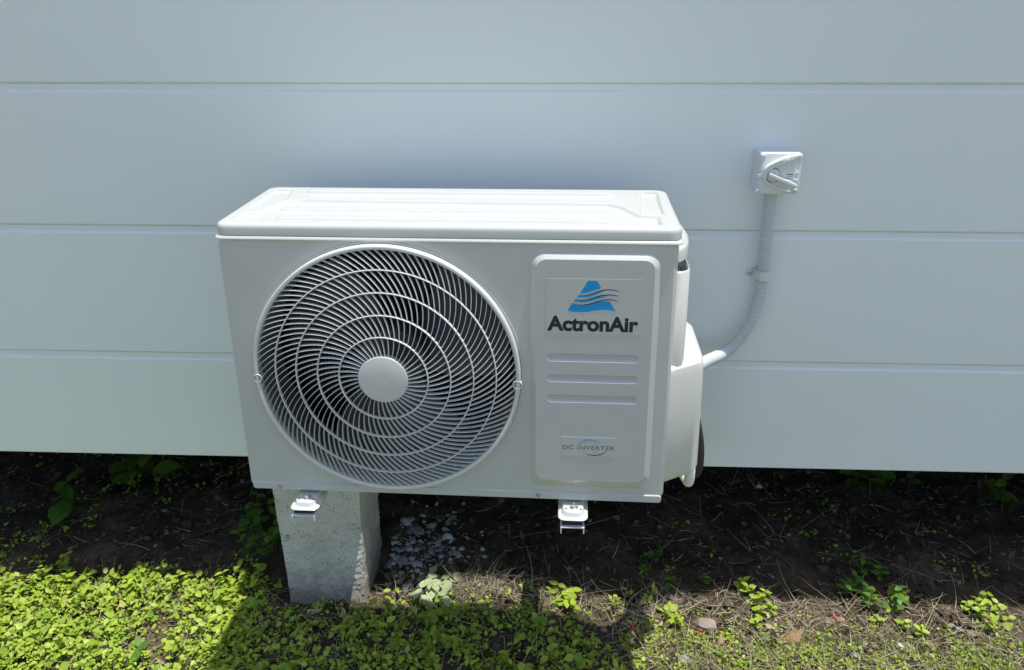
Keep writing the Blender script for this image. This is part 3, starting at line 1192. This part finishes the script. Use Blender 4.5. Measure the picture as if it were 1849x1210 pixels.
CON = [(0.4720, -0.036, 1.082), (0.4735, -0.030, 1.03), (0.4750, -0.026, 0.97), (0.4785, -0.021, 0.885), (0.4685, -0.025, 0.801), (0.4425, -0.033, 0.742), (0.4035, -0.052, 0.709), (0.3540, -0.105, 0.711), (0.3050, -0.165, 0.715)]
cp = spline(CON, 0.0054 / 4)
rad = [0.0122 + 0.0017 * (1, 0.6, -1.0, 0.6)[i % 4] for i in range(len(cp))]
mb = MB()
mb.tube(cp, rad, 20)
tag(obj('conduit', mb, 'conduit_grey', None, smooth=70), 'grey corrugated conduit running down the wall from the switch to the air conditioner', 'conduit')

clip = thing('conduit_clip', 'small galvanised saddle clip screwed to the wall beside the conduit', 'clip', (0.478, 0, 0.884))
mb = MB()
L = []
for y0_, z0_ in ((0, 0.0105), (0, -0.0105)):
    pts = [(-0.0290, -0.0008), (-0.0175, -0.0008), (-0.0160, -0.006)] + [(0.0146 * math.cos(a), -0.024 + 0.0146 * math.sin(a)) for a in np.radians(np.linspace(175, 370, 18))] + [(0.0146, -0.004)]
    L.append([(x, y, z0_) for x, y in pts])
    L.append([(x * 0.93, y * 0.93 + 0.0002, z0_) for x, y in pts])
order = [L[0], L[2]]
mb.loops(order, closed=False)
so_ = obj('saddle', mb, 'zinc', clip)
sm = so_.modifiers.new('thick', 'SOLIDIFY')
sm.thickness = 0.0009
mb = MB()
mb.loops([L3(circle(-0.0245, 0, r, 20), y) for r, y in ((0.0105, -0.0004), (0.0105, -0.0016), (0.0096, -0.0020))], cap1=True)
obj('tab', mb, 'zinc', clip, smooth=40)
mb = screw(-0.0235, -0.0020, 0, 0.0036)
obj('screw', mb, 'steel', clip, smooth=40)

# pipes below the valve cover
WP = [(0.3110, -0.215, 0.60), (0.3120, -0.214, 0.52), (0.3135, -0.206, 0.474), (0.3130, -0.180, 0.457), (0.3000, -0.100, 0.461), (0.280, 0.010, 0.470)]
wp = spline(WP, 0.0045 / 4)
mb = MB()
mb.tube(wp, [0.0105 + 0.0008 * (1, 0.6, -0.8, 0.6)[i % 4] for i in range(len(wp))], 18)
tag(obj('drain_hose', mb, 'white_plastic', None, smooth=70), 'short white ribbed hose hanging below the valve cover', 'hose')
BP = [(0.3140, -0.165, 0.62), (0.3310, -0.165, 0.545), (0.3350, -0.163, 0.487), (0.3310, -0.150, 0.462), (0.3120, -0.080, 0.466), (0.292, 0.010, 0.474)]
bp = spline(BP, 0.004)
mb = MB()
mb.tube(bp, 0.0165, 18)
tag(obj('insulated_pipe', mb, 'black_foam', None, smooth=60), 'black foam insulated pipe behind the white hose, below the valve cover', 'pipe')


# ------------------------------------------------------------------ vegetation
def leaf_arrays(P, dirs, nrm, length, width, curl):
    """leaf blades as folded 8-vertex sheets; all inputs are arrays of N"""
    N = len(P)
    t = dirs / np.linalg.norm(dirs, axis=1, keepdims=True)
    n = nrm - t * np.sum(nrm * t, 1, keepdims=True)
    n /= np.linalg.norm(n, axis=1, keepdims=True)
    s = np.cross(t, n)
    l, w, c = length[:, None], width[:, None], curl[:, None]

    def pt(a, b, h):
        return P + t * l * a + s * w * b + n * l * (h - c * a * a)
    V = np.stack([pt(0, 0, 0), pt(0.28, 0.46, 0.05), pt(0.62, 0.40, 0.07), pt(1, 0, 0), pt(0.62, -0.40, 0.07), pt(0.28, -0.46, 0.05), pt(0.30, 0, -0.01), pt(0.64, 0, 0.0)], 1).reshape(-1, 3)
    o = (np.arange(N) * 8)[:, None]
    T = np.concatenate([o + np.array([[0, 1, 6]]), o + np.array([[0, 6, 5]]), o + np.array([[2, 3, 7]]), o + np.array([[3, 4, 7]])])
    Q = np.concatenate([o + np.array([[1, 2, 7, 6]]), o + np.array([[6, 7, 4, 5]])])
    return V, Q, T, 8


def stuff_mesh(name, V, Q, T, tint, mat, kind='stuff'):
    m = bpy.data.meshes.new(name)
    bulk(m, V, Q, T)
    at = m.attributes.new('tint', 'FLOAT', 'POINT')
    at.data.foreach_set('value', np.asarray(tint, np.float32))
    m.shade_smooth()
    return tag(obj(name, m, mat), kind=kind)


def plants(n, xr, yr, dens, size, height, leaves=(4, 8)):
    """plant centres by rejection on a density function, then leaves round each"""
    x = rng.uniform(*xr, n)
    y = rng.uniform(*yr, n)
    keep = rng.random(n) < dens(x, y)
    x, y = x[keep], y[keep]
    k = rng.integers(*leaves, len(x))
    i = np.repeat(np.arange(len(x)), k)
    m = len(i)
    sc = np.repeat(rng.uniform(0.65, 1.3, len(x)), k)
    hgt = np.repeat(rng.uniform(*height, len(x)), k) * rng.uniform(0.35, 1.1, m)
    az = rng.uniform(0, 2 * np.pi, m)
    el = rng.normal(0.13, 0.42, m)
    d = np.stack([np.cos(az) * np.cos(el), np.sin(az) * np.cos(el), np.sin(el)], 1)
    bx = x[i] + np.cos(az) * 0.004 + rng.normal(0, 0.006, m)
    by = y[i] + np.sin(az) * 0.004 + rng.normal(0, 0.006, m)
    P = np.stack([bx, by, ground_z(bx, by) + hgt], 1)
    nr = np.stack([rng.normal(0, .33, m), rng.normal(0, .33, m), np.ones(m)], 1)
    ln = rng.uniform(*size, m) * sc
    pt = np.repeat(rng.normal(0, 0.12, len(x)), k)
    return P, d, nr, ln, ln * rng.uniform(0.5, 0.85, m), rng.normal(0.12, 0.15, m), np.clip(rng.beta(3, 2.6, m) + pt, 0, 1)


def sm(a, b, x):
    return sstep(a, b, x)


def dens_mat(x, y):
    """low creeping weeds, thick on the left and in front of the unit, thin on the right"""
    patch = fbm(x * 5 + 4, y * 5, 3)
    left = sm(0.16, 0.02, x + 0.5 * (y + 0.1)) * sm(0.02, -0.07, y + 0.12 * patch)
    left *= 0.78 + 0.22 * sm(-0.16, 0.0, patch)
    left *= 1 - 0.6 * sm(-0.74, -0.70, x + 0.2 * (y + 0.1)) * sm(0.35, 0.0, patch)
    # pale trodden strip left of the unit's shadow
    left *= 1 - 0.75 * np.exp(-(((x + 0.93) + 0.15 * (y + 0.2)) / 0.045) ** 2) * sm(-0.05, -0.12, y)
    left *= 1 - 0.8 * np.exp(-((x + 0.86) / 0.05) ** 2 - ((y + 0.28) / 0.05) ** 2)
    under = (0.07 + 0.30 * sm(0.30, 0.03, y)) * sm(-0.55, -0.75, x) * sm(-0.02, 0.03, y) * sm(0.05, 0.15, patch + 0.12)
    right = 0.42 * sm(0.12, 0.22, x) * sm(-0.02, -0.06, y) * sm(-0.02, 0.14, patch)
    under_r = (0.05 + 0.12 * sm(0.20, 0.0, y)) * sm(-0.3, 0.2, x) * sm(-0.04, 0.0, y) * sm(0.55, 0.1, y) * sm(0.0, 0.12, patch)
    pier = 1 - sm(-0.70, -0.67, x) * sm(-0.43, -0.46, x) * sm(-0.12, -0.09, y)
    strip = 1 - 0.9 * sm(-0.47, -0.44, x) * sm(0.10, 0.07, x) * sm(-0.09, -0.07, y)
    return np.clip((left + under + right + under_r) * pier * strip, 0, 1)


sets = [plants(42000, (-2.1, 2.0), (-1.0, 0.9), dens_mat, (0.005, 0.0138), (0.004, 0.032)),
        plants(11000, (0.1, 2.0), (-1.0, -0.03), lambda x, y: sm(0.1, 0.25, x) * (0.25 + 0.75 * sm(-0.08, 0.1, fbm(x * 8, y * 8, 3))) * sm(-0.05, -0.2, y), (0.005, 0.011), (0.002, 0.014)),
        plants(5600, (-2.1, 0.3), (-1.0, 0.0), dens_mat, (0.011, 0.023), (0.015, 0.045), (3, 7))]
arr = [np.concatenate(a) for a in zip(*sets)]
V, Q, T, nv = leaf_arrays(*arr[:6])
stuff_mesh('creeping_weeds', V, Q, T, np.repeat(arr[6], nv), 'leaf')


def ribbons(P, az, el, ln, wd, bend, segs=4, flatn=True):
    """thin bent blades/stalks as 3-sided tapering tubes"""
    N = len(P)
    rows = []
    d = np.stack([np.cos(az) * np.cos(el), np.sin(az) * np.cos(el), np.sin(el)], 1)
    side = np.stack([-np.sin(az), np.cos(az), np.zeros(N)], 1)
    upv = np.cross(side, d) * -1
    bs, bu = bend
    for i in range(segs + 1):
        t = i / segs
        c = P + d * (ln * t)[:, None] + side * (bs * ln * t * t)[:, None] + upv * (bu * ln * t * t)[:, None]
        w = (wd * (1 - 0.75 * t))[:, None]
        rows.append(np.stack([c + side * w, c - side * w, c + upv * w * 0.7], 1))
    V = np.stack(rows, 1)                       # N, segs+1, 3, 3
    nv = (segs + 1) * 3
    o = (np.arange(N) * nv)[:, None]
    q = []
    for i in range(segs):
        for j in range(3):
            k = (j + 1) % 3
            q.append([i * 3 + j, i * 3 + k, (i + 1) * 3 + k, (i + 1) * 3 + j])
    Q = np.concatenate([o + np.array([a]) for a in q])
    return V.reshape(-1, 3), Q, None, nv


def scatter(n, xr, yr, dens):
    x, y = rng.uniform(*xr, n), rng.uniform(*yr, n)
    k = rng.random(n) < dens(x, y)
    return x[k], y[k]


def dens_straw(x, y):
    patch = fbm(x * 7 + 11, y * 7 + 3, 3)
    right = 1.5 * sm(0.10, 0.20, x) * sm(0.0, -0.03, y) * (0.6 + 0.4 * sm(-0.1, 0.1, patch))
    heap = 1.0 * np.exp(-((x - 0.26) / 0.12) ** 2 - ((y + 0.17) / 0.08) ** 2)
    und = 0.07 * sm(-0.02, 0.03, y) * sm(0.75, 0.25, y)
    lft = 0.30 * sm(0.1, 0.0, x) * sm(0.01, -0.03, y)
    strip = 0.9 * sm(-0.47, -0.44, x) * sm(0.14, 0.10, x) * sm(-0.11, -0.08, y) * sm(0.04, 0.0, y)
    pier = 1 - sm(-0.70, -0.67, x) * sm(-0.43, -0.45, x) * sm(-0.11, -0.08, y)
    return np.clip(np.maximum.reduce([right, heap, und, lft, strip]) * pier, 0, 1)


x, y = scatter(62000, (-1.9, 1.9), (-0.9, 0.8), lambda x, y: 0.60 * dens_straw(x, y))
n = len(x)
V, Q, T, nv = ribbons(np.stack([x, y, ground_z(x, y) + rng.uniform(0.001, 0.012, n)], 1), rng.uniform(0, 2 * np.pi, n), rng.normal(0.12, 0.22, n),
                      rng.gamma(2.2, 0.019, n) + 0.014, rng.uniform(0.0004, 0.0014, n), (rng.normal(0, .3, n), rng.normal(-.12, .25, n)))
stuff_mesh('dry_straw', V, Q, T, np.repeat(rng.beta(2.6, 1.3, n), nv), 'straw')


def dens_grass(x, y):
    a = 0.9 * np.exp(-((x - 0.86) / 0.22) ** 2 - ((y + 0.24) / 0.10) ** 2) + 0.5 * np.exp(-((x - 0.42) / 0.15) ** 2 - ((y + 0.28) / 0.08) ** 2)
    b = 0.6 * sm(0.15, 0.3, x) * sm(-0.09, -0.22, y)
    c = 0.22 * sm(0.2, 0.1, x) * sm(-0.05, -0.1, y)
    e = 0.7 * sm(-0.36, -0.45, y)
    return np.clip(a + b + c + e, 0, 1)


x, y = scatter(26000, (-2.0, 2.0), (-1.1, 0.0), dens_grass)
n = len(x)
V, Q, T, nv = ribbons(np.stack([x, y, ground_z(x, y)], 1), rng.uniform(0, 2 * np.pi, n), rng.uniform(0.35, 1.35, n), rng.gamma(3, 0.011, n) + 0.01,
                      rng.uniform(0.0006, 0.0014, n), (rng.normal(0, .25, n), rng.normal(-.35, .25, n)))
stuff_mesh('grass', V, Q, T, np.repeat(rng.random(n), nv), 'grass')

# dead leaves and scraps of stalk lying flat
x, y = scatter(15000, (-1.9, 1.9), (-0.9, 0.9), lambda x, y: (0.35 + 0.65 * sm(-0.05, 0.1, fbm(x * 6 + 8, y * 6, 3))) * (1 - sm(-0.70, -0.67, x) * sm(-0.43, -0.45, x) * sm(-0.09, -0.07, y)))
n = len(x)
az = rng.uniform(0, 2 * np.pi, n)
el = rng.normal(0.05, 0.3, n)
ln = rng.gamma(4, 0.0036, n) + 0.003
V, Q, T, nv = leaf_arrays(np.stack([x, y, ground_z(x, y) + rng.uniform(0.001, 0.012, n)], 1), np.stack([np.cos(az) * np.cos(el), np.sin(az) * np.cos(el), np.sin(el)], 1),
                          np.stack([rng.normal(0, .5, n), rng.normal(0, .5, n), np.ones(n)], 1), ln, ln * rng.uniform(.3, .75, n), rng.normal(.1, .35, n))
stuff_mesh('dead_leaves', V, Q, T, np.repeat(rng.beta(1.6, 2.6, n), nv), 'dead_leaf')

# soil crumbs
ico = bmesh.new()
bmesh.ops.create_icosphere(ico, subdivisions=1, radius=1)
ico.verts.index_update()
IV = np.array([v.co[:] for v in ico.verts])
IT = np.array([[v.index for v in f.verts] for f in ico.faces])
ico.free()


def crumbs(name, x, y, size, mat, flatten=0.7, lift=0.3):
    n = len(x)
    V = IV[None] * rng.uniform(0.6, 1.3, (n, len(IV), 1)) * (size[:, None, None]) * np.stack([rng.uniform(.7, 1.4, n), rng.uniform(.7, 1.4, n), rng.uniform(flatten * .6, flatten * 1.2, n)], 1)[:, None]
    a = rng.uniform(0, 2 * np.pi, n)
    c, s = np.cos(a)[:, None], np.sin(a)[:, None]
    V = np.stack([V[..., 0] * c - V[..., 1] * s, V[..., 0] * s + V[..., 1] * c, V[..., 2]], -1)
    V += np.stack([x, y, ground_z(x, y) + size * lift], 1)[:, None]
    T = (IT[None] + (np.arange(n) * len(IV))[:, None, None]).reshape(-1, 3)
    o = stuff_mesh(name, V.reshape(-1, 3), None, T, np.repeat(rng.random(n), len(IV)), mat)
    o.data.shade_flat()
    return o


x, y = scatter(24000, (-1.8, 1.8), (-0.7, 0.9), lambda x, y: 0.12 + 0.88 * sm(0.1, 0.25, x) * sm(0.03, -0.05, y))
crumbs('soil_crumbs', x, y, rng.gamma(2.0, 0.0013, len(x)) + 0.0008, 'clod')
# broken white render lying to the right of the pier
n = 700
x = -0.36 + rng.normal(0, 0.075, n)
y = 0.14 + rng.normal(0, 0.085, n)
k = (x > -0.43) & (y > -0.02)
x, y = x[k], y[k]
crumbs('render_rubble', x, y, rng.gamma(1.2, 0.0026, len(x)) + 0.001, 'rubble_white', 0.55, 0.4)


# ------------------------------------------------------------------ single plants
def leaf_mesh(name, L, w, curl, mat, tint):
    """one larger leaf: rounded outline, folded midrib, base at the origin, pointing along +x"""
    ts = np.array([0, .1, .25, .42, .6, .78, .92, 1.0])
    hw = np.array([0.02, .27, .46, .5, .43, .28, .11, 0.0]) * w
    V, F = [], []
    for t, h in zip(ts, hw):
        z = -curl * t * t
        for k in (-1, -0.5, 0, 0.5, 1):
            V.append((t * L, k * h, (z + 0.07 * abs(k) * (h / w)) * L))
    for i in range(len(ts) - 1):
        for j in range(4):
            F.append((i * 5 + j, i * 5 + j + 1, (i + 1) * 5 + j + 1, (i + 1) * 5 + j))
    m = bpy.data.meshes.new(name)
    m.from_pydata(V, [], F)
    at = m.attributes.new('tint', 'FLOAT', 'POINT')
    at.data.foreach_set('value', np.full(len(V), tint, np.float32))
    m.shade_smooth()
    m.materials.append(M[mat])
    return m


LEAVES = {}
for mat in ('leaf', 'broad_leaf', 'pale_leaf'):
    LEAVES[mat] = [leaf_mesh('leaf', 1.0, w, c, mat, t) for w, c, t in ((0.62, 0.12, 0.35), (0.72, 0.25, 0.55), (0.55, 0.05, 0.75), (0.8, 0.2, 0.5))]


def weed(name, label, x, y, stems, size, height, mat, cat='plant', group=None, spread=0.02, pairs=3, droop=0.25):
    z0 = float(ground_z(x, y))
    root = thing(name, label, cat, (x, y, z0), (0, 0, 0), group)
    for s in range(stems):
        a = random.uniform(0, 2 * math.pi)
        d = spread * math.sqrt(random.random())
        bx, by = d * math.cos(a), d * math.sin(a)
        h = height * random.uniform(0.6, 1.1)
        lean = random.uniform(0.0, 0.45)
        la = a + random.uniform(-0.6, 0.6)
        tip = Vector((bx + math.cos(la) * h * lean, by + math.sin(la) * h * lean, h))
        base = Vector((bx, by, -0.01))
        mb = MB()
        pts = [base.lerp(tip, t) + Vector((0, 0, 0.004 * math.sin(t * 3))) for t in (0, .35, .7, 1)]
        mb.tube(pts, [0.0013, 0.0011, 0.0009, 0.0006], 5)
        me = mb.mesh('stem', 60)
        me.attributes.new('tint', 'FLOAT', 'POINT').data.foreach_set('value', np.full(len(me.vertices), 0.5, np.float32))
        st = obj('stem', me, mat, root)
        for p in range(pairs):
            t = 1 - p / (pairs + 0.6)
            q = base.lerp(tip, t)
            ang = random.uniform(0, math.pi) + p * math.pi / 2
            for e in (0, math.pi):
                lf = obj('leaf', random.choice(LEAVES[mat]), None, root, q)
                sc = size * random.uniform(0.7, 1.15) * (0.75 if p == 0 else 1.0)
                lf.scale = (sc, sc, sc)
                lf.rotation_euler = (random.uniform(-0.35, 0.35), -(0.45 - droop) + random.uniform(-0.3, 0.35), ang + e + random.uniform(-0.3, 0.3))
    return root


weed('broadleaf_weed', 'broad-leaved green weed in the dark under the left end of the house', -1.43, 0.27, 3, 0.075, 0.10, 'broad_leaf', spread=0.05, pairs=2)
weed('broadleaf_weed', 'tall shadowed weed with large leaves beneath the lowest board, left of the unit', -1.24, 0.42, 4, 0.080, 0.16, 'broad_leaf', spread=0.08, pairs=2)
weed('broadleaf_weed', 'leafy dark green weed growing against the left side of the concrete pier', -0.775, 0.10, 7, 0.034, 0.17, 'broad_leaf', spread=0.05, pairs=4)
weed('creeping_plant', 'taller sunlit yellow-green weed at the shadow edge, left of the pier', -0.80, -0.045, 6, 0.027, 0.055, 'leaf', spread=0.055)
weed('creeping_plant', 'sunlit weed with upright pointed leaves at the far left shadow edge', -1.30, -0.025, 4, 0.030, 0.05, 'leaf', spread=0.05)
weed('creeping_plant', 'bright weed clump between the two left shadow-edge weeds', -1.06, -0.045, 5, 0.026, 0.04, 'leaf', spread=0.06)
weed('broadleaf_weed', 'small sunlit weed with broad round leaves beside the shadow of the right bracket', 0.045, -0.045, 5, 0.036, 0.035, 'leaf', spread=0.035, pairs=2)
weed('creeping_plant', 'dense bright green weed clump behind the pinkish flat stone', 0.525, -0.062, 9, 0.024, 0.035, 'leaf', spread=0.06)
weed('creeping_plant', 'bright weed clump at the shadow edge near the right border', 1.125, -0.052, 8, 0.025, 0.04, 'leaf', spread=0.055)
weed('creeping_plant', 'row of low bright weeds at the shadow edge behind the long white chip', 0.90, -0.045, 9, 0.022, 0.025, 'leaf', spread=0.09)
weed('creeping_plant', 'small green weed growing beside the red scrap on the straw', 0.335, -0.11, 4, 0.025, 0.03, 'leaf', spread=0.03, pairs=2)
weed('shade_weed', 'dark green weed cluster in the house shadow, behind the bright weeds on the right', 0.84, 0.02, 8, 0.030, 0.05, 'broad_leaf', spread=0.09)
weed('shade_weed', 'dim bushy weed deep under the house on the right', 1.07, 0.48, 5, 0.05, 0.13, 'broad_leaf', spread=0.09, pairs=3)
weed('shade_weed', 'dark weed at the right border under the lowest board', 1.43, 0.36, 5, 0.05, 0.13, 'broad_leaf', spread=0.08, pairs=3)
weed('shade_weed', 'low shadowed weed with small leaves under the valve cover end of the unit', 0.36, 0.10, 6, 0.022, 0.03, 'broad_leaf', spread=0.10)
weed('young_weed', 'single two-leaved seedling with large smooth leaves at the bottom left edge of the unit shadow', -0.955, -0.295, 2, 0.042, 0.03, 'broad_leaf', spread=0.015, pairs=1)
weed('wilted_plant', 'wilted pale green uprooted plant lying in the sun strip beside the pier', -0.272, -0.050, 9, 0.050, 0.045, 'pale_leaf', spread=0.045, pairs=2, droop=0.75)


# tangle of dry roots next to the wilted plant
n = 420
x = -0.165 + rng.normal(0, 0.05, n)
y = -0.035 + rng.normal(0, 0.024, n)
V, Q, T, nv = ribbons(np.stack([x, y, ground_z(x, y) + rng.uniform(0.0, 0.03, n)], 1), rng.uniform(0, 2 * np.pi, n), rng.normal(0.2, 0.4, n),
                      rng.gamma(3, 0.011, n) + 0.015, rng.uniform(0.0006, 0.0012, n), (rng.normal(0, .6, n), rng.normal(-.3, .4, n)), 5)
o = stuff_mesh('dry_root_tangle', V, Q, T, np.repeat(rng.beta(2.5, 1.3, n), nv), 'straw')

# ------------------------------------------------------------------ stones, scraps
def stone(name, label, x, y, sx, sy_, sz, c0, c1, rot=0, cat='stone', seed=0, sink=0.25, angular=0.35):
    r = np.random.default_rng(seed)
    bm = bmesh.new()
    bmesh.ops.create_icosphere(bm, subdivisions=3, radius=1)
    pl = [(Vector(r.normal(0, 1, 3)).normalized(), r.uniform(0.42, 0.78)) for _ in range(13)] if angular else []
    for v in bm.verts:
        for nrm, d in pl:
            k = v.co.dot(nrm)
            if k > d:
                v.co -= nrm * (k - d) * (1 - angular * 0.2)
        v.co *= 1 + float(r.normal(0, 0.012))
    m = bpy.data.meshes.new(name)
    for v in bm.verts:
        v.co = Vector((v.co.x * sx, v.co.y * sy_, v.co.z * sz))
    bm.to_mesh(m)
    bm.free()
    m.shade_smooth()
    m.set_sharp_from_angle(angle=math.radians(28))
    o = obj(name, m, stone_mat(name + '_material', c0, c1), None, (x, y, float(ground_z(x, y)) + sz * (1 - 2 * sink)))
    o.rotation_euler = (r.normal(0, .15), r.normal(0, .15), rot)
    return tag(o, label, cat)


PINK = ((0.22, 0.17, 0.145), (0.34, 0.275, 0.235))
GREY = ((0.20, 0.19, 0.175), (0.33, 0.31, 0.29))
BEIGE = ((0.34, 0.27, 0.19), (0.46, 0.38, 0.28))
RED = ((0.26, 0.14, 0.10), (0.40, 0.24, 0.18))
stone('stone', 'largest pinkish-grey flat stone, in the sun right of the unit shadow', 0.394, -0.118, 0.029, 0.040, 0.012, *PINK, 0.5, seed=1)
stone('brick_fragment', 'small blocky reddish brick piece in front of the largest flat stone', 0.4262, -0.178, 0.014, 0.014, 0.012, *RED, 0.2, 'brick piece', seed=2)
stone('stone', 'grey angular stone at the bottom edge, nearest the right side of the unit shadow', 0.330, -0.238, 0.017, 0.019, 0.010, *GREY, 0.3, seed=3)
stone('stone', 'rounded beige stone beside the orange-brown earth clod', 0.555, -0.130, 0.015, 0.014, 0.014, *BEIGE, 0.9, seed=4)
stone('stone', 'flat little beige stone between the brick piece and the earth clod', 0.529, -0.158, 0.012, 0.010, 0.006, *BEIGE, 0.1, seed=5)
stone('earth_clod', 'orange-brown crumbly earth clod in the sun', 0.602, -0.152, 0.034, 0.024, 0.012, (0.20, 0.115, 0.06), (0.34, 0.21, 0.12), 0.2, 'earth clod', seed=6)
stone('stone', 'small pale white stone among the bright weeds by the pinkish flat stone', 0.577, -0.077, 0.010, 0.007, 0.006, (0.5, 0.48, 0.45), (0.62, 0.6, 0.56), 0.4, seed=7)
stone('stone', 'round brown stone on bare soil near the right border', 1.041, -0.122, 0.017, 0.014, 0.011, (0.17, 0.125, 0.09), (0.27, 0.21, 0.16), 0.6, seed=8)
stone('timber_chip', 'long grey weathered chip beside the round brown stone', 1.014, -0.095, 0.009, 0.034, 0.005, *GREY, 0.55, 'chip', seed=9)
stone('render_chip', 'elongated white chip lying in the grass on the right', 0.852, -0.158, 0.010, 0.024, 0.004, (0.52, 0.50, 0.45), (0.66, 0.64, 0.58), 0.7, 'chip', seed=10)
stone('stone', 'grey flat stone half hidden in grass near the bottom right edge', 0.732, -0.200, 0.014, 0.015, 0.007, *GREY, 0.0, seed=11)
stone('brick_fragment', 'rounded reddish-brown brick piece in the sun strip under the unit', -0.078, -0.066, 0.014, 0.011, 0.013, (0.20, 0.11, 0.07), (0.32, 0.19, 0.13), 0.2, 'brick piece', seed=12)
stone('white_stone', 'smooth round white stone in the dark beside the pier', -0.277, 0.188, 0.017, 0.014, 0.017, (0.50, 0.50, 0.49), (0.60, 0.60, 0.59), 0.2, 'stone', seed=13, angular=0)
stone('render_chip', 'jagged white render flake lying at the foot of the pier', -0.577, -0.110, 0.022, 0.008, 0.004, (0.6, 0.6, 0.58), (0.72, 0.72, 0.7), 0.1, 'chip', seed=14)
stone('render_chip', 'pale white flake far back under the house, right of the valve cover', 0.683, 0.497, 0.013, 0.008, 0.006, (0.55, 0.55, 0.57), (0.7, 0.7, 0.72), 0.1, 'chip', seed=15)


def scrap(label, x, y, ln, az, wd=0.0022, bend=0.2):
    mb = MB()
    z = float(ground_z(x, y)) + 0.007
    pts = []
    for t in np.linspace(-0.5, 0.5, 7):
        pts.append((x + math.cos(az) * ln * t - math.sin(az) * bend * ln * (t * t - .1), y + math.sin(az) * ln * t + math.cos(az) * bend * ln * (t * t - .1), z + 0.006 * (0.5 - t)))
    mb.tube(pts, wd, 7)
    return tag(obj('plastic_scrap', mb, 'red_plastic', None, smooth=50), label, 'scrap', 'red plastic scraps on the ground')


scrap('longest red plastic strip, lying on dry straw beside the unit shadow', 0.224, -0.143, 0.034, -0.75)
scrap('red plastic strip at the foot of the largest pinkish flat stone', 0.378, -0.156, 0.021, -0.05, 0.0016)
scrap('tiny red scrap caught in the dense bright weed clump', 0.5505, -0.080, 0.009, -1.0, 0.0018)
scrap('short upright red scrap on bare soil between the right weed clumps', 0.7285, -0.085, 0.022, -1.2, 0.0018)
